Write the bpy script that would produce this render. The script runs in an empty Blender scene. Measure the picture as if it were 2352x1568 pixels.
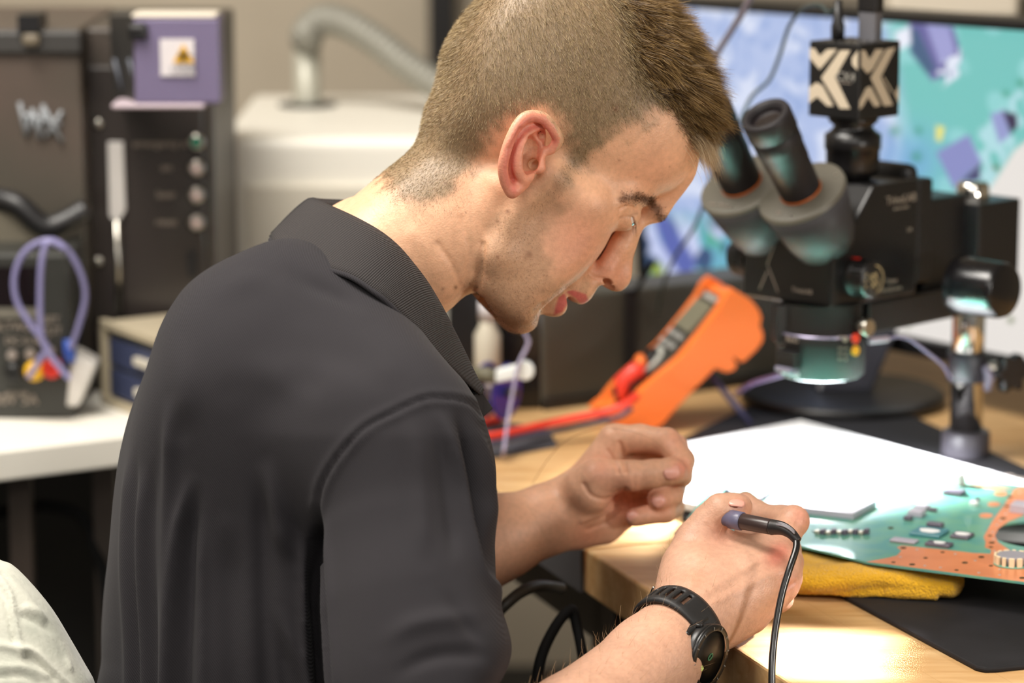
import bpy, bmesh, math, random
import numpy as np
from mathutils import Vector, Matrix

random.seed(7)
RNG = np.random.default_rng(7)
scene = bpy.context.scene

# ---------------------------------------------------------------- camera
F = 7000.0                       # focal length in pixels of the 2352 px frame
PITCH = math.radians(10.75)
CAM = np.array([0.0, 0.0, 1.36])
cx_ = np.array([1.0, 0, 0])
cy_ = np.array([0, math.sin(PITCH), math.cos(PITCH)])
cz_ = np.array([0, math.cos(PITCH), -math.sin(PITCH)])
cam_data = bpy.data.cameras.new('camera')
cam = bpy.data.objects.new('camera', cam_data)
scene.collection.objects.link(cam)
cam.location = CAM
cam.rotation_euler = (math.pi / 2 - PITCH, 0, 0)
cam_data.sensor_width = 36.0
cam_data.lens = F / 2352 * 36.0
cam_data.clip_start = 0.05
cam_data.dof.use_dof = True
cam_data.dof.focus_distance = 2.09
cam_data.dof.aperture_fstop = 4.5
scene.camera = cam

# ---------------------------------------------------------------- world, exposure
scene.view_settings.view_transform = 'Standard'
scene.view_settings.look = 'None'
scene.view_settings.gamma = 1.0
scene.view_settings.use_curve_mapping = False
scene.view_settings.exposure = 0.0
world = bpy.data.worlds.new('world')
scene.world = world
world.use_nodes = True
bgn = world.node_tree.nodes['Background']
bgn.inputs[0].default_value = (1.0, 0.95, 0.90, 1)
bgn.inputs[1].default_value = 0.17
scene.cycles.use_denoising = True
scene.cycles.max_bounces = 6
scene.cycles.transparent_max_bounces = 6
scene.cycles.caustics_reflective = False
scene.cycles.caustics_refractive = False
scene.cycles.sample_clamp_indirect = 6.0

def area_light(name, loc, target, sx, sy, power, color):
    ld = bpy.data.lights.new(name, 'AREA')
    ld.shape = 'RECTANGLE'; ld.size = sx; ld.size_y = sy
    ld.energy = power; ld.color = color
    o = bpy.data.objects.new(name, ld)
    scene.collection.objects.link(o)
    o.location = loc
    d = Vector(target) - Vector(loc)
    o.rotation_euler = d.to_track_quat('-Z', 'Y').to_euler()
    return o
PL_TARGET = (0.216, 2.045, 0.75)          # bench front where the task lamp points
# ceiling panels of the workshop
area_light('ceiling_panel_light', (-0.60, 1.85, 2.6), (-0.2, 2.1, 1.1), 1.2, 0.6, 44, (1.0, 0.94, 0.86))
area_light('ceiling_panel_light', (-0.9, 2.35, 2.62), (-0.6, 3.5, 0.6), 1.2, 0.6, 26, (1.0, 0.96, 0.90))
area_light('ceiling_panel_light', (-1.6, 0.2, 2.62), (-1.0, 1.0, 0), 1.2, 0.6, 30, (1.0, 0.94, 0.86))
area_light('ceiling_panel_light', (0.25, -0.45, 2.45), (0.1, 2.3, 0.9), 1.6, 0.9, 23, (1.0, 0.95, 0.89))
# task lamp clamped out of frame to the right, throwing hard-edged light on the bench front
area_light('cloth_fill_light', (0.86, 1.62, 1.04), (0.28, 2.22, 0.76), 0.10, 0.10, 3.2, (1.0, 0.95, 0.88))  # soft fill added from the right to brighten the yellow cloth
sl = area_light('task_lamp', (0.80, 1.95, 1.32), PL_TARGET, 0.110, 0.060, 0.34, (0.95, 0.94, 1.0))
sl.data.spread = math.radians(3.5)

# ---------------------------------------------------------------- pixel helpers
def W(px, py, D):
    return CAM + D * (cz_ + cx_ * ((px - 1176) / F) - cy_ * ((py - 784) / F))
def PL(px, py, z):
    d = cz_ + cx_ * ((px - 1176) / F) - cy_ * ((py - 784) / F)
    return CAM + d * ((z - CAM[2]) / d[2])
def proj(P):
    q = np.asarray(P) - CAM
    d = q @ cz_
    return np.stack([1176 + F * (q @ cx_) / d, 784 - F * (q @ cy_) / d, d], -1)

# ---------------------------------------------------------------- objects
COL = scene.collection
def link(name, me, mats, parent=None, label=None, cat=None, group=None, kind=None):
    o = bpy.data.objects.new(name, me)
    COL.objects.link(o)
    if mats is not None:
        for m in (mats if isinstance(mats, (list, tuple)) else [mats]):
            me.materials.append(m)
    if parent is not None:
        o.parent = parent
        o.matrix_parent_inverse = Matrix.Translation(-parent.location) if parent.rotation_euler.to_matrix() == Matrix.Identity(3) else parent.matrix_basis.inverted()
    tag(o, label, cat, group, kind)
    return o
def tag(o, label=None, cat=None, group=None, kind=None):
    if label: o['label'] = label
    if cat: o['category'] = cat
    if group: o['group'] = group
    if kind: o['kind'] = kind
def thing(name, loc, label, cat, group=None):
    o = bpy.data.objects.new(name, None)
    COL.objects.link(o)
    o.empty_display_size = 0.02
    o.location = Vector(loc)
    tag(o, label, cat, group)
    return o

def mesh_np(name, V, Fq, smooth=True):
    """V (n,3), Fq (m,k) all faces of the same size or a list"""
    me = bpy.data.meshes.new(name)
    V = np.asarray(V, np.float32)
    if isinstance(Fq, np.ndarray) and Fq.ndim == 2:
        k = Fq.shape[1]; m = len(Fq)
        me.vertices.add(len(V)); me.vertices.foreach_set('co', V.ravel())
        me.loops.add(m * k); me.loops.foreach_set('vertex_index', Fq.astype(np.int32).ravel())
        me.polygons.add(m); me.polygons.foreach_set('loop_start', (np.arange(m) * k).astype(np.int32))
        me.update(calc_edges=True)
    else:
        me.from_pydata([tuple(map(float, v)) for v in V], [], [tuple(map(int, f)) for f in Fq])
        me.update()
    if smooth:
        me.polygons.foreach_set('use_smooth', np.ones(len(me.polygons), bool))
    me.validate()
    return me

class MB:
    """collects shapes into one mesh, several materials by index"""
    def __init__(s): s.V = []; s.F = []; s.S = []; s.M = []; s.n = 0
    def add(s, V, Fc, smooth=False, mat=0):
        V = [np.asarray(v, float) for v in V]
        s.V += V
        for f in Fc:
            s.F.append([i + s.n for i in f]); s.S.append(smooth); s.M.append(mat)
        s.n += len(V); return s
    def build(s, name, mats, parent=None, label=None, cat=None, group=None, kind=None, bevel=0, seg=2, wn=False):
        me = bpy.data.meshes.new(name)
        me.from_pydata([tuple(map(float, v)) for v in s.V], [], s.F)
        me.update()
        me.polygons.foreach_set('use_smooth', np.array(s.S, bool))
        me.polygons.foreach_set('material_index', np.array(s.M, np.int32))
        me.validate()
        bm = bmesh.new(); bm.from_mesh(me); bmesh.ops.recalc_face_normals(bm, faces=bm.faces); bm.to_mesh(me); bm.free()
        o = link(name, me, mats, parent, label, cat, group, kind)
        if bevel:
            b = o.modifiers.new('bevel', 'BEVEL'); b.width = bevel; b.segments = seg; b.limit_method = 'ANGLE'; b.angle_limit = math.radians(40)
            b.harden_normals = False
        return o
    def box(s, c, sz, R=None, smooth=False, mat=0):
        c = np.asarray(c, float); h = np.asarray(sz, float) / 2
        R = np.eye(3) if R is None else np.asarray(R)
        V = [c + R @ (h * np.array([x, y, z])) for x in (-1, 1) for y in (-1, 1) for z in (-1, 1)]
        return s.add(V, [(0, 1, 3, 2), (4, 6, 7, 5), (0, 4, 5, 1), (2, 3, 7, 6), (0, 2, 6, 4), (1, 5, 7, 3)], smooth, mat)
    def hexa(s, V8, mat=0):
        """bottom 4 then top 4"""
        return s.add(V8, [(0, 3, 2, 1), (4, 5, 6, 7), (0, 1, 5, 4), (1, 2, 6, 5), (2, 3, 7, 6), (3, 0, 4, 7)], False, mat)
    def prism(s, poly, d, mat=0, smooth=False):
        """poly: list of 3D points, extruded by vector d"""
        n = len(poly); d = np.asarray(d, float)
        V = [np.asarray(p, float) for p in poly] + [np.asarray(p, float) + d for p in poly]
        s.add(V, [tuple(range(n))[::-1], tuple(range(n, 2 * n))], False, mat)
        s.n -= 2 * n; s.V = s.V[:-2 * n]
        return s.add(V, [(i, (i + 1) % n, n + (i + 1) % n, n + i) for i in range(n)], smooth, mat)
    def lathe(s, c, axis, prof, n=32, smooth=True, mat=0, start=None, caps=True):
        """prof: list of (dist along axis, radius)"""
        axis = np.asarray(axis, float); axis /= np.linalg.norm(axis)
        u = np.cross(axis, [0, 0, 1] if abs(axis[2]) < .9 else [1, 0, 0]) if start is None else np.asarray(start, float)
        u = u - axis * (u @ axis); u /= np.linalg.norm(u); v = np.cross(axis, u)
        V = []; Fc = []
        for (t, r) in prof:
            for i in range(n):
                a = 2 * math.pi * i / n
                V.append(np.asarray(c) + axis * t + (u * math.cos(a) + v * math.sin(a)) * r)
        for j in range(len(prof) - 1):
            for i in range(n):
                a, b = j * n + i, j * n + (i + 1) % n
                Fc.append((a, b, b + n, a + n))
        s.add(V, Fc, smooth, mat)
        if caps:
            m = len(prof) - 1
            s.n -= len(V); s.V = s.V[:-len(V)]
            s.add(V, [tuple(range(n))[::-1], tuple(range(m * n, m * n + n))], False, mat)
        return s
    def tube(s, pts, r, n=10, smooth=True, mat=0, closed=False):
        pts = [np.asarray(p, float) for p in pts]
        m = len(pts); rr = r if hasattr(r, '__len__') else [r] * m
        V = []; Fc = []; u = None
        for j in range(m):
            if closed: t = pts[(j + 1) % m] - pts[j - 1]
            else: t = pts[min(j + 1, m - 1)] - pts[max(j - 1, 0)]
            t = t / (np.linalg.norm(t) + 1e-12)
            if u is None: u = np.cross(t, [0, 0, 1] if abs(t[2]) < .9 else [1, 0, 0])
            u = u - t * (u @ t); u /= np.linalg.norm(u); v = np.cross(t, u)
            for i in range(n):
                a = 2 * math.pi * i / n
                V.append(pts[j] + (u * math.cos(a) + v * math.sin(a)) * rr[j])
        for j in range(m if closed else m - 1):
            for i in range(n):
                a, b = j * n + i, j * n + (i + 1) % n
                c, d = (a + n) % (m * n), (b + n) % (m * n)
                Fc.append((a, b, d, c))
        if not closed: Fc += [tuple(range(n))[::-1], tuple(range((m - 1) * n, m * n))]
        return s.add(V, Fc, smooth, mat)

def spline(pts, n=12, closed=False):
    """Catmull-Rom through pts"""
    P = [np.asarray(p, float) for p in pts]; m = len(P); out = []
    rng = range(m if closed else m - 1)
    for i in rng:
        if closed: a, b, c, d = P[i - 1], P[i], P[(i + 1) % m], P[(i + 2) % m]
        else: a, b, c, d = P[max(i - 1, 0)], P[i], P[i + 1], P[min(i + 2, m - 1)]
        for k in range(n):
            t = k / n
            out.append(.5 * (2 * b + (c - a) * t + (2 * a - 5 * b + 4 * c - d) * t * t + (3 * b - a - 3 * c + d) * t ** 3))
    if not closed: out.append(P[-1])
    return out

# ---------------------------------------------------------------- materials
def mat(name, color, rough=0.5, metal=0.0, spec=0.5, bump=None, noise=None, emis=None, coat=0, sss=None, sheen=0, trans=0, alpha=1):
    """bump=(scale,strength,distance); noise=(scale, color2, low, high)"""
    m = bpy.data.materials.new(name); m.use_nodes = True
    nt = m.node_tree; b = nt.nodes['Principled BSDF']
    b.inputs['Base Color'].default_value = (*color, 1); b.inputs['Roughness'].default_value = rough
    b.inputs['Metallic'].default_value = metal; b.inputs['Specular IOR Level'].default_value = spec
    b.inputs['Coat Weight'].default_value = coat
    b.inputs['Sheen Weight'].default_value = sheen
    b.inputs['Transmission Weight'].default_value = trans
    b.inputs['Alpha'].default_value = alpha
    if sss: b.inputs['Subsurface Weight'].default_value = sss[0]; b.inputs['Subsurface Radius'].default_value = sss[1]; b.inputs['Subsurface Scale'].default_value = sss[2]
    tc = nt.nodes.new('ShaderNodeTexCoord')
    if noise:
        t = nt.nodes.new('ShaderNodeTexNoise'); t.inputs['Scale'].default_value = noise[0]; t.inputs['Detail'].default_value = 6
        nt.links.new(tc.outputs['Object'], t.inputs['Vector'])
        r = nt.nodes.new('ShaderNodeMapRange'); r.inputs[1].default_value = noise[2]; r.inputs[2].default_value = noise[3]
        nt.links.new(t.outputs['Fac'], r.inputs[0])
        x = nt.nodes.new('ShaderNodeMix'); x.data_type = 'RGBA'
        x.inputs[6].default_value = (*color, 1); x.inputs[7].default_value = (*noise[1], 1)
        nt.links.new(r.outputs[0], x.inputs[0]); nt.links.new(x.outputs[2], b.inputs['Base Color'])
    if bump:
        t = nt.nodes.new('ShaderNodeTexNoise'); t.inputs['Scale'].default_value = bump[0]; t.inputs['Detail'].default_value = 4
        nt.links.new(tc.outputs['Object'], t.inputs['Vector'])
        bp = nt.nodes.new('ShaderNodeBump'); bp.inputs['Strength'].default_value = bump[1]; bp.inputs['Distance'].default_value = bump[2]
        nt.links.new(t.outputs['Fac'], bp.inputs['Height']); nt.links.new(bp.outputs[0], b.inputs['Normal'])
    if emis:
        b.inputs['Emission Color'].default_value = (*emis[0], 1); b.inputs['Emission Strength'].default_value = emis[1]
    return m
def srgb(r, g, b):
    return tuple(((c / 255) / 12.92 if c / 255 <= .04045 else ((c / 255 + .055) / 1.055) ** 2.4) for c in (r, g, b))

# ---------------------------------------------------------------- signed distance modelling
def smin(a, b, k):
    h = np.clip(.5 + .5 * (b - a) / k, 0, 1)
    return b + (a - b) * h - k * h * (1 - h)
def smax(a, b, k): return -smin(-a, -b, k)
def sd_ell(P, c, r, R=None):
    q = P - np.asarray(c, np.float32)
    if R is not None: q = q @ np.asarray(R, np.float32)
    r = np.asarray(r, np.float32)
    k0 = np.linalg.norm(q / r, axis=1); k1 = np.linalg.norm(q / (r * r), axis=1) + 1e-9
    return k0 * (k0 - 1) / k1
def sd_cone(P, a, b, r1, r2):
    a = np.asarray(a, np.float32); b = np.asarray(b, np.float32)
    ba = b - a; l2 = float(ba @ ba) + 1e-12
    h = np.clip((P - a) @ ba / l2, 0, 1)
    return np.linalg.norm(P - a - h[:, None] * ba, axis=1) - (r1 + (r2 - r1) * h)
def sd_chain(P, pts, rads, k=0.004):
    d = None
    for i in range(len(pts) - 1):
        e = sd_cone(P, pts[i], pts[i + 1], rads[i], rads[i + 1])
        d = e if d is None else smin(d, e, k)
    return d
def sd_poly(x, y, poly):
    """signed distance to a 2D polygon, negative inside"""
    d = np.full(len(x), 1e9, np.float32); s = np.ones(len(x), np.float32)
    n = len(poly); j = n - 1
    for i in range(n):
        vi, vj = poly[i], poly[j]
        ex, ey = vj[0] - vi[0], vj[1] - vi[1]
        wx, wy = x - vi[0], y - vi[1]
        t = np.clip((wx * ex + wy * ey) / (ex * ex + ey * ey + 1e-12), 0, 1)
        bx, by = wx - ex * t, wy - ey * t
        d = np.minimum(d, bx * bx + by * by)
        c1 = y >= vi[1]; c2 = y < vj[1]; c3 = ex * wy > ey * wx
        flip = (c1 & c2 & c3) | (~c1 & ~c2 & ~c3)
        s = np.where(flip, -s, s); j = i
    return s * np.sqrt(d)
def surface(f, lo, hi, h, chunk=400000, newton=1):
    """surface nets of f over the box lo..hi with cell h; returns V, quads"""
    lo = np.asarray(lo, float); hi = np.asarray(hi, float)
    C = 5
    n = (np.ceil((hi - lo) / h / C).astype(int)) * C + 1
    nc = (n - 1) // C + 1
    ax = [lo[i] + np.arange(nc[i]) * h * C for i in range(3)]
    G = np.stack(np.meshgrid(*ax, indexing='ij'), -1).reshape(-1, 3).astype(np.float32)
    def ev(P):
        out = np.empty(len(P), np.float32)
        for i in range(0, len(P), chunk): out[i:i + chunk] = f(P[i:i + chunk])
        return out
    dc = ev(G).reshape(nc)
    near = np.abs(dc) < C * h * 1.6
    # nearest coarse value for every fine point
    ix = [np.clip(((np.arange(n[i]) + C // 2) // C), 0, nc[i] - 1) for i in range(3)]
    D = dc[np.ix_(*ix)].copy(); Mk = near[np.ix_(*ix)]
    idx = np.argwhere(Mk)
    P = (lo + idx * h).astype(np.float32)
    D[Mk] = ev(P)
    D = np.where(D == 0, 1e-9, D)
    S = D < 0
    c = [S[a:S.shape[0] - 1 + a, b:S.shape[1] - 1 + b, e:S.shape[2] - 1 + e] for a in (0, 1) for b in (0, 1) for e in (0, 1)]
    anyv = np.logical_or.reduce(c); allv = np.logical_and.reduce(c)
    act = anyv & ~allv
    cells = np.argwhere(act)
    vid = np.full(act.shape, -1, np.int64); vid[act] = np.arange(len(cells))
    corner = np.array([(a, b, e) for a in (0, 1) for b in (0, 1) for e in (0, 1)])
    vals = np.stack([D[cells[:, 0] + o[0], cells[:, 1] + o[1], cells[:, 2] + o[2]] for o in corner], 1)
    acc = np.zeros((len(cells), 3)); cnt = np.zeros(len(cells))
    for i in range(8):
        for j in range(i + 1, 8):
            if np.abs(corner[i] - corner[j]).sum() != 1: continue
            a, b = vals[:, i], vals[:, j]
            m = (a < 0) != (b < 0)
            t = np.where(m, a / np.where(m, a - b, 1), 0)
            pt = corner[i] + t[:, None] * (corner[j] - corner[i])
            acc += np.where(m[:, None], pt, 0); cnt += m
    V = lo + (cells + acc / cnt[:, None]) * h
    Q = []
    for axn in range(3):
        sl0 = [slice(None)] * 3; sl1 = [slice(None)] * 3
        sl0[axn] = slice(0, -1); sl1[axn] = slice(1, None)
        a, b = S[tuple(sl0)], S[tuple(sl1)]
        e = np.argwhere(a != b)
        u, v = (axn + 1) % 3, (axn + 2) % 3
        e = e[(e[:, u] > 0) & (e[:, v] > 0) & (e[:, u] < S.shape[u] - 1) & (e[:, v] < S.shape[v] - 1)]
        eu = np.zeros(3, int); eu[u] = 1; evv = np.zeros(3, int); evv[v] = 1
        q = np.stack([vid[tuple((e - eu - evv).T)], vid[tuple((e - evv).T)], vid[tuple(e.T)], vid[tuple((e - eu).T)]], 1)
        flip = ~a[tuple(e.T)]
        q[flip] = q[flip][:, ::-1]
        Q.append(q)
    Q = np.concatenate(Q)
    for _ in range(newton):
        g = np.stack([(ev((V + o).astype(np.float32)) - ev((V - o).astype(np.float32))) for o in np.eye(3) * h * .5], 1) / h
        d = ev(V.astype(np.float32))
        g2 = (g * g).sum(1) + 1e-6
        step = -(d / np.maximum(g2, .3))[:, None] * g
        l = np.linalg.norm(step, axis=1, keepdims=True); step *= np.minimum(1, .6 * h / (l + 1e-12))
        V = V + step
    return V, Q
def vnormals(V, Q):
    n = np.cross(V[Q[:, 2]] - V[Q[:, 0]], V[Q[:, 3]] - V[Q[:, 1]])
    N = np.zeros_like(V)
    for k in range(Q.shape[1]): 
        for a in range(3): N[:, a] += np.bincount(Q[:, k], n[:, a], len(V))
    return N / (np.linalg.norm(N, axis=1, keepdims=True) + 1e-12)
def relax(V, Q, it=2, lam=.5):
    e = np.concatenate([Q[:, [0, 1]], Q[:, [1, 2]], Q[:, [2, 3]], Q[:, [3, 0]]])
    for _ in range(it):
        S_ = np.zeros_like(V); c = np.bincount(e[:, 0], minlength=len(V)) + np.bincount(e[:, 1], minlength=len(V))
        for a in range(3): S_[:, a] = np.bincount(e[:, 0], V[e[:, 1], a], len(V)) + np.bincount(e[:, 1], V[e[:, 0], a], len(V))
        V = V + lam * (S_ / np.maximum(c, 1)[:, None] - V)
    return V
def colattr(me, name, C):
    a = me.color_attributes.new(name, 'FLOAT_COLOR', 'POINT')
    c = np.ones((len(C), 4), np.float32); c[:, :3] = C
    a.data.foreach_set('color', c.ravel())
def polydist(P, line):
    """distance of points to a polyline (2D or 3D)"""
    line = [np.asarray(p, float) for p in line]; d = np.full(len(P), 1e9)
    for a, b in zip(line[:-1], line[1:]):
        ba = b - a; h = np.clip((P - a) @ ba / (ba @ ba + 1e-12), 0, 1)
        d = np.minimum(d, np.linalg.norm(P - a - h[:, None] * ba, axis=1))
    return d
# ================================================================ the person
# head frame: a = forward, s = up, r = towards his right ear
HC = W(1250, 400, 2.19)
ha = np.array([0.790, 0.060, -0.610]); ha /= np.linalg.norm(ha)
hr = np.array([0.150, -0.975, 0.10]); hr -= ha * (ha @ hr); hr /= np.linalg.norm(hr)
hs = np.cross(hr, ha); hs = hs if hs[2] > 0 else -hs
HM = np.stack([ha, hs, hr], 1)          # world = HC + HM @ local
def HP(px, py, r=0.0):
    """pixel -> head coordinates on the plane at lateral distance r"""
    d = cz_ + cx_ * ((px - 1176) / F) - cy_ * ((py - 784) / F)
    o = CAM - HC
    t = (r - o @ hr) / (d @ hr)
    return (o + t * d) @ HM
def HPm(px, py, r): return HP(px, py, r)
mm = 0.001
PROFILE = [(640, 640), (770, 475), (850, 392), (925, 318), (972, 250), (1004, 205), (1018, 160), (1026, 115), (1048, 68), (1085, 15), (1135, -35), (1210, -72),
           (1300, -84), (1390, -66), (1460, -30), (1512, 20), (1556, 90), (1588, 165), (1603, 235), (1604, 300), (1598, 345), (1586, 395), (1566, 432), (1542, 468),
           (1528, 492), (1515, 508), (1494, 513), (1478, 521), (1468, 538), (1461, 562), (1453, 590), (1449, 615), (1447, 635), (1440, 654), (1424, 668), (1404, 667),
           (1385, 657), (1374, 652), (1366, 662), (1358, 676), (1350, 689), (1336, 698), (1320, 694), (1306, 684), (1296, 676), (1290, 682), (1294, 697), (1290, 714),
           (1277, 724), (1256, 724), (1240, 719), (1232, 721), (1230, 733), (1226, 747), (1212, 759), (1190, 765), (1165, 761), (1140, 744), (1118, 724), (1098, 706), (1084, 690),
           (1068, 690), (1048, 706), (1034, 735), (1040, 800), (1060, 900), (700, 900)]
def grid_poly(pts, rs, closed_smooth=2):
    """signed distance table of a smooth outline in the head's side plane"""
    pl = [HP(x, y, r * mm)[:2] for (x, y), r in zip(pts, rs)]
    pl = spline(pl, closed_smooth, True)
    lo = np.array([-.24, -.24]); n = 400; h = .48 / (n - 1)
    g = lo[0] + np.arange(n) * h
    X_, Y_ = np.meshgrid(g, g, indexing='ij')
    T = sd_poly(X_.ravel().astype(np.float32), Y_.ravel().astype(np.float32), pl).reshape(n, n)
    def f(P):
        u = np.clip((P[:, 0] - lo[0]) / h, 0, n - 1.001); v = np.clip((P[:, 1] - lo[1]) / h, 0, n - 1.001)
        i = u.astype(int); j = v.astype(int); u = u - i; v = v - j
        return (T[i, j] * (1 - u) + T[i + 1, j] * u) * (1 - v) + (T[i, j + 1] * (1 - u) + T[i + 1, j + 1] * u) * v
    return f
prof_f = grid_poly(PROFILE, [0] * len(PROFILE))
CHEEK = [(640, 640, 0), (770, 475, 0), (850, 392, 0), (925, 318, 0), (972, 250, 0), (1004, 205, 0), (1018, 160, 0), (1026, 115, 0), (1048, 68, 0), (1085, 15, 0), (1135, -35, 0), (1210, -72, 0),
         (1300, -84, 0), (1390, -66, 0), (1460, -30, 0), (1512, 20, 0), (1570, 80, 0), (1612, 155, 0), (1634, 235, 0), (1636, 300, 0), (1628, 350, 0), (1612, 400, 0), (1580, 440, 0), (1538, 470, 4),
         (1490, 484, 20), (1456, 506, 32), (1428, 522, 34), (1412, 542, 34), (1398, 568, 34), (1376, 600, 34), (1352, 626, 33), (1326, 649, 32), (1298, 670, 31), (1270, 694, 28), (1250, 712, 22),
         (1246, 732, 8), (1240, 760, 0), (1215, 774, 0), (1190, 778, 0), (1160, 772, 0), (1135, 752, 0), (1112, 730, 0), (1094, 708, 0), (1084, 692, 0),
         (1068, 690, 0), (1048, 706, 0), (1034, 735, 0), (1040, 800, 0), (1060, 900, 0), (700, 900, 0)]
cheek_f = grid_poly([c[:2] for c in CHEEK], [c[2] for c in CHEEK])
def E_(P, px, py, r, ra, rs, rr, ang=0, sym=True):
    """ellipsoid placed at a pixel; ang (deg) turns it in the side plane"""
    c = HP(px, py, r * mm)
    R = None
    if ang:
        t = math.radians(ang); R = np.array([[math.cos(t), -math.sin(t), 0], [math.sin(t), math.cos(t), 0], [0, 0, 1]])
    Q = P
    if sym and r > 0: Q = P.copy(); Q[:, 2] = np.abs(Q[:, 2])
    return sd_ell(Q, c, (ra * mm, rs * mm, rr * mm), R)
def K_(P, pts, rads, k=4, sym=True):
    Q = P
    if sym: Q = P.copy(); Q[:, 2] = np.abs(Q[:, 2])
    return sd_chain(Q, [HP(x, y, r * mm) for x, y, r in pts], [q * mm for q in rads], k * mm)

def ear_sdf(P):
    # outline of the helix, r is the lateral distance
    helix = [(1238, 350, 75), (1266, 343, 77), (1282, 320, 80), (1270, 297, 84), (1249, 273, 87), (1221, 266, 89), (1197, 277, 91), (1178, 308, 93), (1163, 345, 93), (1155, 385, 90), (1161, 420, 85), (1174, 444, 80)]
    sp = spline([np.array(h, float) for h in helix], 4)
    rad = np.interp(np.linspace(0, 1, len(sp)), [0, .15, .4, .7, 1], [2.2, 3.6, 3.9, 3.4, 3.2])
    d = K_(P, [tuple(q) for q in sp], rad, 1.5)
    # body plate
    c = HP(1214, 352, .082); t = math.radians(62)
    u = HP(1240, 270, .086) - HP(1182, 440, .080); u /= np.linalg.norm(u)
    w = HP(1165, 350, .093) - HP(1262, 352, .073); w -= u * (u @ w); w /= np.linalg.norm(w)
    n = np.cross(u, w)
    R = np.stack([u, w, n], 1)
    Q = P.copy(); Q[:, 2] = np.abs(Q[:, 2])
    plate = sd_ell(Q, c - np.sign(n[2]) * n * .004, (.026, .0165, .0040), R)
    d = smin(d, plate, .003)
    # antihelix
    ah = spline([np.array(h, float) for h in [(1243, 300, 80), (1222, 306, 85), (1200, 328, 88), (1189, 360, 88), (1190, 390, 86), (1203, 412, 82), (1218, 404, 79)]], 4)
    d = smin(d, K_(P, [tuple(q) for q in ah], np.interp(np.linspace(0, 1, len(ah)), [0, .2, .6, 1], [2.2, 3.0, 3.4, 2.8]), 2), .0025)
    # lobe
    d = smin(d, K_(P, [(1181, 436, 81), (1200, 420, 77)], [5.2, 5.0], 2), .003)
    # back wall to the skull
    d = smin(d, K_(P, [(1200, 330, 72), (1200, 390, 70)], [9, 9], 4), .004)
    # tragus / front wall
    d = smin(d, K_(P, [(1240, 366, 78), (1240, 385, 78)], [3.6, 4.2], 2), .004)
    # concha, canal and triangular fossa hollows
    d = smax(d, -K_(P, [(1216, 340, 82), (1210, 372, 80)], [9.0, 7.6], 2), .003)
    d = smax(d, -K_(P, [(1219, 378, 84), (1226, 378, 68)], [3.8, 3.2], 2), .002)
    d = smax(d, -K_(P, [(1222, 318, 89), (1246, 312, 84)], [2.8, 4.6], 2), .002)
    d = smax(d, -K_(P, [(1199, 300, 95), (1176, 345, 98), (1174, 392, 94)], [2.6, 2.9, 2.2], 2), .002)
    return d

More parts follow.
